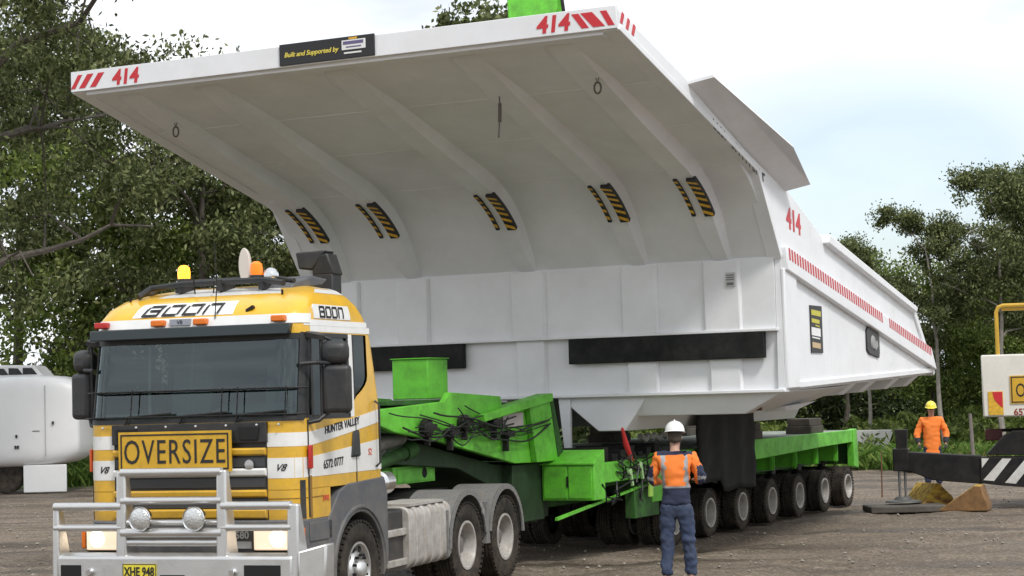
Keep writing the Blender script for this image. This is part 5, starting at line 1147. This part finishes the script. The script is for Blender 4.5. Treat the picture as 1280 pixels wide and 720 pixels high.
def person(loc, rz, scl, pose, label, hat, upper, hatmat):
    P = empty('person', loc, rz); P.scale = (scl,) * 3; tag(P, label, 'person')
    hipL, hipR = (-.085, 0, .88), (.085, 0, .88); kn = pose['knees']; an = pose['ankles']; el = pose['elbows']; wr = pose['wrists']; shz = 1.46; hd = pose.get('head', (0, .02))
    SL, SR = (-.185, 0, shz), (.185, 0, shz)
    tor = [(0, 0, .95, .115, .085), (0, .0, 1.10, .115, .085), (0, -.005, 1.28, .135, .10), (0, 0, 1.42, .13, .085), (0, .0, 1.50, .055, .055)]
    chains = [tor, [tor[0], (*hipL, .07, .075), (*kn[0], .056, .056), (*an[0], .040, .042)], [tor[0], (*hipR, .07, .075), (*kn[1], .056, .056), (*an[1], .040, .042)],
              [tor[3], (*SL, .060, .060), (*el[0], .040, .040), (*wr[0], .026, .024)], [tor[3], (*SR, .060, .060), (*el[1], .040, .040), (*wr[1], .026, .024)],
              [tor[4], (0, .01 + hd[1] * .3, 1.55, .055, .058), (hd[0] * .5, .01 + hd[1], 1.60, .062, .07), (hd[0], .015 + hd[1], 1.67, .072, .088), (hd[0], .005 + hd[1], 1.74, .068, .082)]]
    body = skin_mesh('body', chains, [SKIN], P, 2)
    for i in (0, 1):
        e_ = Vector(el[i]); w_ = Vector(wr[i]); h = skin_mesh('hand', hand_chains(wr[i], (w_ - e_), 1 if i else -1, pose['palms'][i], pose.get('curl', .6)), pose.get('handmat', SKIN), P, 2)
    # face
    g = MB(); hx, hy = hd[0], hd[1] + .015
    for s in (-1, 1):
        g.lathe([(0, .018), (.010, .012), (.012, 0)], (hx + s * .030, hy + .070, 1.685), 'y', 10, 0)
        g.tube([(hx + s * .018, hy + .085, 1.705), (hx + s * .045, hy + .075, 1.705)], .005, 6, 1)
        g.lathe([(.020, -.004), (.026, .0), (.016, .008), (0, .008)], (hx + s * .074, hy - .005, 1.672), 'x', 12, 2)
    g.hexa([(hx - .010, hy + .080, 1.69), (hx + .010, hy + .080, 1.69), (hx + .017, hy + .076, 1.648), (hx - .017, hy + .076, 1.648)], [(hx - .005, hy + .095, 1.688), (hx + .005, hy + .095, 1.688), (hx + .009, hy + .116, 1.650), (hx - .009, hy + .116, 1.650)], 2)
    g.tube([(hx - .024, hy + .085, 1.625), (hx, hy + .093, 1.627), (hx + .024, hy + .085, 1.625)], .006, 6, 3)
    g.build('face', [BLK, HAIR, SKIN, mat('lips', (.32, .12, .10), .5)], P, smooth=50)
    g = MB(); ga = []
    for i in range(13):
        t = math.pi * i / 12; ga.append([(hx + .079 * math.cos(t), hy - .092 * math.sin(t) + .0, z_) for z_ in (1.61 + .02 * abs(math.cos(t)), 1.66, 1.72, 1.75)])
    g.grid(ga); o = g.build('hair', HAIR, P, smooth=60); o.modifiers.new('s', 'SOLIDIFY').thickness = .008
    # trousers
    tr = [[(0, 0, .99, .155, .115), (0, 0, .90, .13, .12)], [(0, 0, .90, .13, .12), (-.105, 0, .84, .098, .105), (kn[0][0], kn[0][1], kn[0][2], .074, .078), (an[0][0], an[0][1], an[0][2] + .03, .066, .072)],
          [(0, 0, .90, .13, .12), (.105, 0, .84, .098, .105), (kn[1][0], kn[1][1], kn[1][2], .074, .078), (an[1][0], an[1][1], an[1][2] + .03, .066, .072)]]
    skin_mesh('trousers', tr, pose.get('trouser', DENIM), P, 3, .017, seed=3)
    for i in (0, 1):
        a = an[i]; yaw = pose.get('toes', (.1, -.1))[i]
        skin_mesh('boot', [[(a[0], a[1] - .03, .12, .050, .050), (a[0], a[1] - .03, .055, .048, .05), (a[0] + .05 * -yaw, a[1] + .08, .045, .048, .040), (a[0] - .1 * yaw * 1.5, a[1] + .175, .036, .044, .032)]], BOOT, P, 2)
    # shirt or jacket
    def sleeve(S, e_, w_, f): S, e_, w_ = map(Vector, (S, e_, w_)); return e_ + (w_ - e_) * f
    lo = pose.get('hem', .86)
    sh = [[(0, 0, 1.52, .082, .075), (0, 0, 1.44, .165, .115), (0, -.005, 1.28, .175, .132), (0, 0, 1.08, .162, .125), (0, 0, lo + .06, .172, .128), (0, 0, lo, .175, .13)]]
    for i, S in enumerate((SL, SR)):
        q = sleeve(S, el[i], wr[i], .86); sh.append([(0, 0, 1.44, .165, .115), (S[0], 0, shz - .005, .078, .078), (*el[i], .066, .066), (*q, .052, .052)])
    bk_ = pose.get('bulk', 1); sh = [[(*q[:3], q[3] * bk_, q[4] * bk_) for q in c_] for c_ in sh]
    skin_mesh(upper[0], sh, upper[1], P, 3, .016, matfn=upper[2], seed=7)
    # helmet: shell, ridge, brim and peak
    H = empty('helmet', (hd[0], hd[1] + .012, 1.735), 0, P); H.rotation_euler = (pose.get('tilt', 0), 0, 0)
    g = MB(); n = 28; rings = []
    for j in range(9):
        t = math.pi / 2 * j / 8; rings.append([(.112 * math.cos(t) * math.cos(a), (.135 * math.cos(t)) * math.sin(a), .125 * math.sin(t) ** .9 if t > 0 else 0) for a in [2 * math.pi * i / n for i in range(n)]])
    vs = [p for r in rings for p in r]; fs = [(j * n + i, j * n + (i + 1) % n, (j + 1) * n + (i + 1) % n, (j + 1) * n + i) for j in range(8) for i in range(n)]; g.add(vs, fs)
    g.build('shell', hatmat, H, smooth=60)
    g = MB(); br = []
    for i in range(n):
        a = 2 * math.pi * i / n; pk = .055 * max(0, math.sin(a)) ** 3; br.append([(.108 * math.cos(a), .131 * math.sin(a), .006), ((.128 + pk * .3) * math.cos(a), (.150 + pk) * math.sin(a), -.006), (.108 * math.cos(a), .131 * math.sin(a), -.004)])
    br.append(br[0]); g.grid(br); g.build('brim', hatmat, H, smooth=60)
    g = MB(); g.tube([(0, .12 * math.cos(t), .128 * math.sin(t) + .002) for t in [math.pi * (.12 + .76 * i / 10) for i in range(11)]], .010, 6); g.build('ridge', hatmat, H, smooth=60)
    return P
def vest(c):
    ax = abs(c.x)
    if ax > .245 and c.z < 1.36: return 1 if not (1.20 < c.z < 1.235) else 2
    if c.z > 1.475 and ax < .20: return 1
    if c.z < 1.105 and ax < .30: return 1
    if c.z < 1.145 and ax < .30: return 2
    if .105 < ax < .15 and c.z > 1.14: return 2
    return 0
person((1.90, 23.15, 0), R(-8), 1.075, dict(knees=((-.115, .02, .48), (.125, .01, .48)), ankles=((-.13, -.02, .085), (.145, .0, .085)),
       elbows=((-.275, .02, 1.20), (.30, -.01, 1.20)), wrists=((-.17, .25, 1.16), (.21, .24, 1.19)), palms=((.3, .1, -1), (-.3, .1, -1)), curl=.7, head=(.005, .03), tilt=-.12, trouser=DENIM, hem=.90),
       'person seen from behind in white helmet, orange and navy shirt and denim trousers', None, ('hi_vis_shirt', [ORNG, NAVY, TAPE], vest), HATW)
def jack(c):
    if abs(c.x) > .19 and c.z < 1.10: return 1
    return 0
person((9.28, 43.0, 0), R(172), 1.06, dict(knees=((-.11, .02, .48), (.11, .02, .48)), ankles=((-.12, 0, .085), (.12, 0, .085)),
       elbows=((-.31, -.02, 1.17), (.31, -.02, 1.17)), wrists=((-.27, .10, .93), (.27, .10, .93)), palms=((1, .2, 0), (-1, .2, 0)), curl=.5, head=(0, .03), tilt=-.15, trouser=NAVY, hem=.60, bulk=1.13, handmat=GLOVE),
       'person in yellow helmet and bright orange jacket standing behind the black outrigger beam', None, ('jacket', [ORNG, GLOVE], jack), HATY)

# ------------------------------------------------------------------ crane carrier at the right edge
def wp(px, py, d):   # real position at distance d metres
    return ((px - 640) / FPX * d, d, CAM_H - (py - 480.5 + .0285 * (px - 1000)) / FPX * d)
def xz(px, py, d): q = wp(px, py, d); return (q[0], q[2])
G = empty('mobile_crane', (0, 0, 0), 0); _p = Vector((8.79, 36.2, 0)); _r = Matrix.Rotation(-.24, 3, 'Z'); G.location = _p - _r @ _p; G.rotation_euler = (0, 0, -.24); tag(G, 'mobile crane carrier at the right edge with black striped outrigger and white body box', 'crane')
d0 = 36
g = MB(); g.prism([xz(*p, d0) for p in ((1115, 566), (1127, 562), (1222, 566), (1222, 601), (1160, 597), (1136, 587), (1115, 586))], 'y', d0, d0 + .38); g.build('outrigger_beam', STEEL, G, bevel=.015)
g = MB(); g.prism([xz(*p, d0) for p in ((1220, 568), (1300, 566), (1400, 566), (1400, 612), (1300, 606), (1238, 602), (1220, 600))], 'y', d0 - .03, d0 + .5); ob = g.build('outrigger_housing', STEEL, G, bevel=.01)
for q in (((1222, 569), (1231, 569), (1222, 581)), ((1223, 596), (1236, 597), (1258, 569), (1247, 569)), ((1249, 599), (1262, 600), (1286, 570), (1274, 570)), ((1276, 601), (1289, 602), (1312, 570), (1300, 570))):
    g = MB(); g.prism([xz(*p, d0) for p in q], 'y', d0 - .036, d0 - .031); g.build('white_stripe', CWHITE, ob, smooth=0)
g = MB(); g.prism([xz(*p, d0) for p in ((1228, 565), (1250, 541), (1262, 535), (1400, 530), (1400, 565))], 'y', d0 + .1, d0 + .6); g.build('carrier_frame', STEEL, G, bevel=.01)
a = wp(1124, 534, d0); g = MB(); g.hexa([(a[0] - .08, d0 + .05, 1.0), (a[0] + .09, d0 + .05, 1.0), (a[0] + .09, d0 + .30, 1.0), (a[0] - .08, d0 + .30, 1.0)], [(a[0] - .11, d0 + .05, a[2]), (a[0] + .13, d0 + .05, a[2]), (a[0] + .13, d0 + .30, a[2]), (a[0] - .11, d0 + .30, a[2])]); g.build('jack_housing', STEEL, G, bevel=.012)
zc = wp(1124, 562, d0)[2]
g = MB(); g.b(a[0] - .16, a[0] + .13, d0 - .02, d0 + .36, zc - .36, zc + .06); g.build('jack_collar', STEEL, G, bevel=.015)
for k_ in (-.06, .05): g = MB(); g.tube([(a[0] + k_, d0 + .18, .14), (a[0] + k_, d0 + .18, 1.0)], .024, 10); g.build('jack_rod', mat('jack_chrome', (.30, .30, .31), .35, .8), G)
g = MB(); g.lathe([(.34, 0), (.32, .03), (.18, .05), (.14, .10), (0, .10)], (a[0], d0 + .18, .13), 'z', 24); g.build('jack_foot', mat('foot_steel', (.10, .10, .095), .6, .3), G)
x0b = (1226 - 640) / FPX * d0; zb0, zb1 = wp(1240, 518, d0)[2], wp(1240, 440, d0)[2]
g = MB(); g.b(x0b, 12.6, d0 + .2, d0 + 2.4, zb0, zb1); wb = g.build('body_box', mat('box_cream_white', (.72, .69, .62), .45, dirt=(.4, .36, .3), dirt_amt=.3, dirt_scale=2), G, bevel=.03)
g = MB(); xa = (1260 - 640) / FPX * d0; za, zb_ = wp(1270, 501, d0)[2], wp(1270, 466, d0)[2]; yy = d0 + .2
g.b(xa, xa + 1.3, yy - .02, yy - .001, za, zb_, 0); frame_strip(g, xa + .02, xa + 1.28, za + .02, zb_ - .02, yy - .02, .02, 1); so_ = g.build('oversize_sign', [SIGNY, BLK], wb, fix=False)
g = MB(); text_into(g, 'OVERSIZE', .36, lambda x, y, d: (xa + .65 + x, yy - .0215 - d, za + .13 + y), xs=.64, spc=1.12); g.build('lettering', BLK, so_, smooth=0, fix=False)
g = MB(); text_into(g, '65720777', .17, lambda x, y, d: (xa + .05 + x, yy - .002 - d, zb0 + .03 + y), center=False, offset=.004); g.build('lettering', mat('maroon_letters', (.25, .03, .02), .5), wb, smooth=0, fix=False)
g = MB(); xm = (1233 - 640) / FPX * d0; z0m, z1m = zb0 + .04, zb0 + .48; g.b(xm, xm + .27, yy - .015, yy - .001, z0m, z1m, 0)
g.prism([(xm + .08, z1m - .01), (xm + .26, z1m - .01), (xm + .26, z0m + .13), (xm + .18, z0m + .20), (xm + .11, z1m - .15)], 'y', yy - .02, yy - .0155, 1); g.build('rear_marker_plate', [HAZY, RED], wb, fix=False)
g = MB(); xr, xr2, zr = (1247 - 640) / FPX * d0, (1300 - 640) / FPX * d0, wp(1260, 378, d0)[2]
g.tube([(xr, yy + .1, zb1), (xr, yy + .1, zr - .12), (xr + .04, yy + .1, zr - .03), (xr + .13, yy + .1, zr), (xr2 - .13, yy + .1, zr), (xr2, yy + .1, zr - .12), (xr2, yy + .1, zb1)], .04, 10); g.build('handrail', mat('rail_yellow', (.55, .33, .03), .5, var=.15), G)
g = MB(); g.tube([(xr + .1, yy + .14, zr - .07), (xr2 - .1, yy + .14, zr - .07)], .03, 8); g.build('handrail_bar', MATS['rail_yellow'], G)
q = wp(1222, 540, 37); g = MB(); g.b(q[0] - .16, q[0] + .16, 36.9, 37.1, q[2] - .11, q[2] + .11); g.build('tail_lamp_box', mat('dark_red', (.10, .02, .02), .5), G, bevel=.015)
g = MB(); g.tube([(q[0] + .1, 37, q[2] + .08), (q[0] + 1.2, 37, q[2] + .10)], .03, 8); g.build('lamp_arm', STEEL, G)
for x in (11.1,):
    e = empty('wheel', (x, d0 + .9, .60), 0, G); e.rotation_euler = (0, 0, R(90))
    g = MB(); g.lathe(tyre_prof(.6, .30, .38), (0, 0, 0), 'x', 40); g.build('tyre', RUB, e, fix=False); g = MB(); g.lathe([(.31, -.15), (.28, -.14), (.25, .0), (0, .02)], (0, 0, 0), 'x', 24); g.build('rim', RIMD, e)

fp = wp(1125, 636, 35.9)
g = MB(); g.b(fp[0] - .72, fp[0] + .72, 35.75, 36.65, -.02, .10); o = g.build('outrigger_mat', mat('dirty_timber', (.085, .075, .062), .9, var=.4, scale=3), None, bevel=.02); tag(o, 'flat dark outrigger mat on the ground under the crane jack', 'mat')
CHK = bpy.data.materials.new('strand_board'); CHK.use_nodes = True; t = CHK.node_tree; b_ = t.nodes['Principled BSDF']; tcn = t.nodes.new('ShaderNodeTexCoord'); mpn = t.nodes.new('ShaderNodeMapping'); mpn.inputs['Scale'].default_value = (3, 14, 9)
nn_ = t.nodes.new('ShaderNodeTexNoise'); nn_.inputs['Scale'].default_value = 1.6; nn_.inputs['Detail'].default_value = 6; rr = t.nodes.new('ShaderNodeValToRGB')
rr.color_ramp.elements[0].position = .36; rr.color_ramp.elements[0].color = (.20, .09, .03, 1); rr.color_ramp.elements[1].position = .62; rr.color_ramp.elements[1].color = (.56, .38, .06, 1)
t.links.new(tcn.outputs['Object'], mpn.inputs[0]); t.links.new(mpn.outputs[0], nn_.inputs['Vector']); t.links.new(nn_.outputs[0], rr.inputs[0]); t.links.new(rr.outputs[0], b_.inputs['Base Color']); b_.inputs['Roughness'].default_value = .85
BRN = mat('brown_board', (.22, .12, .05), .9, var=.35, scale=8)
c = wp(1157, 635, 36.4); g = MB(); g.prism([(-.42, 0), (.40, .02), (.36, .20), (.05, .46), (-.02, .47)], 'y', -.30, .32); o = g.build('wheel_chock', [CHK], None, bevel=.02); o.location = (c[0], 36.9, 0); o.rotation_euler = (0, 0, .45); tag(o, 'yellow wedge chock nearest the crane jack foot', 'wheel chock', 'yellow wedge chocks on the dirt')
g = MB(); g.prism([(-.46, 0), (.46, 0), (.46, .10), (.34, .46), (.22, .47)], 'y', -.32, .32)
o = g.build('wheel_chock', [CHK, BRN], None, bevel=.02)
for p in o.data.polygons:
    if abs(p.normal.y) > .9 or p.normal.x > .7: p.material_index = 1
o.location = (wp(1195, 640, 35.9)[0], 35.9, -.01); o.rotation_euler = (0, 0, -.35); tag(o, 'wedge chock with a brown end, right of the other yellow chock', 'wheel chock', 'yellow wedge chocks on the dirt')

# ------------------------------------------------------------------ water tanker at the left edge
dW = 53.6
Wt = empty('water_tanker', (0, 0, 0), 0); tag(Wt, 'white rounded water tanker at the left edge of the yard', 'tanker')
xe = (93 - 640) / FPX * dW; z0w, z1w = .72, 3.30; zc_, hh_ = (z0w + z1w) / 2, (z1w - z0w) / 2
g = MB(); rows = []; n = 36
for (x, s_) in ((xe - 6, 1), (xe - 3, 1), (xe - 1.2, 1.0), (xe - .75, .975), (xe - .42, .93), (xe - .20, .865), (xe - .07, .78), (xe - .015, .68), (xe, .5), (xe, .02)):
    r = []
    for i in range(n):
        a = 2 * math.pi * i / n; ca, sa = math.cos(a), math.sin(a); e_ = .30; r.append((x, dW + 1.2 + 1.2 * s_ ** .5 * math.copysign(abs(ca) ** e_, ca), zc_ + hh_ * s_ * math.copysign(abs(sa) ** e_, sa)))
    rows.append(r)
vs = [p for r in rows for p in r]; fs = [(j * n + i, j * n + (i + 1) % n, (j + 1) * n + (i + 1) % n, (j + 1) * n + i) for j in range(len(rows) - 1) for i in range(n)] + [tuple(range(n)), tuple((len(rows) - 1) * n + i for i in range(n))]
g.add(vs, fs); g.build('tank', mat('tanker_white', (.84, .84, .84), .35, dirt=(.5, .48, .44), dirt_amt=.12, dirt_scale=1.2), Wt, smooth=60)
for x in (xe - .9, xe - 2.3):
    g = MB(); g.b(x, x + .02, dW - .006, dW + .02, z0w + .3, z1w - .3); g.build('panel_seam', mat('seam_grey', (.45, .45, .45), .6), Wt)
for (x, z) in ((xe - 1.75, 1.25), (xe - 1.68, 1.25), (xe - 1.72, 1.55), (xe - .7, 1.9)):
    g = MB(); g.b(x, x + .05, dW - .03, dW + .02, z, z + .09); g.build('latch', PLAS, Wt)
g = MB(); g.b(xe - 1.25, xe - 1.05, dW - .01, dW + .02, 1.72, 1.74); g.build('label', PLAS, Wt)
g = MB(); g.b(xe - 1.55, xe - .35, dW + .12, dW + .2, .02, .78); g.build('skirt', MATS['tanker_white'], Wt, bevel=.02)
g = MB(); g.prism([(xe - 3.2, 3.24), (xe - 1.02, 3.24), (xe - 1.32, 3.58), (xe - 3.2, 3.62)], 'y', dW + .5, dW + 1.9); hb = g.build('top_cabin', MATS['tanker_white'], Wt, bevel=.04)
for a, b__ in ((xe - 1.62, xe - 1.30), (xe - 2.02, xe - 1.70), (xe - 2.5, xe - 2.1)):
    g = MB(); g.prism([(a, 3.32), (b__ + .08, 3.32), (b__ - .06, 3.50), (a, 3.51)], 'y', dW + .485, dW + .499); g.build('window', GLASSD if False else PLAS, hb)
g = MB(); g.b(xe - 5, xe - 1.4, dW + .4, dW + 2.0, .55, .74); g.build('chassis', STEEL, Wt)
for x in (xe - 2.1, xe - 3.4):
    e = empty('wheel', (x, dW + .45, .50), 0, Wt); e.rotation_euler = (0, 0, R(90)); g = MB(); g.lathe(tyre_prof(.5, .27, .28), (0, 0, 0), 'x', 32); g.build('tyre', RUB, e, fix=False); g = MB(); g.lathe([(.28, -.1), (.25, -.09), (.2, .0), (0, .02)], (0, 0, 0), 'x', 20); g.build('rim', RIMD, e)

# ------------------------------------------------------------------ small things round the yard
q0, q1 = wp(905, 560, 60), wp(1110, 560, 60)
g = MB(); g.prism([(q0[0], 0), (q1[0] - .35, 0), (q1[0] + .02, .95), (q0[0], .98)], 'y', 60, 60.6); o = g.build('concrete_slab', mat('pale_concrete', (.55, .54, .50), .9, var=.15), None, bevel=.02); tag(o, 'long pale concrete slab on edge behind the trailer deck', 'concrete slab')
for i, (px, d, h, lean, nm, lb, cat, m_, r_) in enumerate(((1093, 41, .95, .02, 'star_picket', 'rusty thin steel picket standing right of the trailer tail', 'picket', mat('rust', (.14, .07, .04), .9), .016),
        (1209, 50, 1.55, -.05, 'timber_post', 'weathered timber post between the orange jacket worker and the white crane box', 'post', mat('grey_timber', (.17, .15, .13), .9, var=.3), .055))):
    q = wp(px, 500, d); g = MB(); g.tube([(0, 0, -.1), (lean * .5, 0, h * .5), (lean, 0, h)], [r_, r_ * .95, r_ * .8], 8); o = g.build(nm, m_, None, loc=(q[0], d, 0)); tag(o, lb, cat)
# loose stones
def stones():
    rg_ = random.Random(12); g = MB()
    for i in range(1500):
        y = rg_.uniform(21, 50); x = rg_.uniform(-.32, .32) * y; r = rg_.choice([.008, .012, .016, .022, .03]) * rg_.uniform(.7, 1.3)
        if x < -1 and y < 24: pass
        vs = [Vector((x, y, r * .2)) + Vector(v) * r * rg_.uniform(.7, 1.2) for v in ((1, 0, 0), (0, 1, 0), (-1, 0, 0), (0, -1, 0), (0, 0, .8), (0, 0, -.8))]
        g.add(vs, [(0, 1, 4), (1, 2, 4), (2, 3, 4), (3, 0, 4), (1, 0, 5), (2, 1, 5), (3, 2, 5), (0, 3, 5)])
    o = g.build('gravel', mat('gravel_stone', (.27, .24, .20), .9, var=.3, scale=5), None, smooth=0, fix=False); tag(o, 'loose gravel scattered over the brown yard', kind='stuff')
stones()
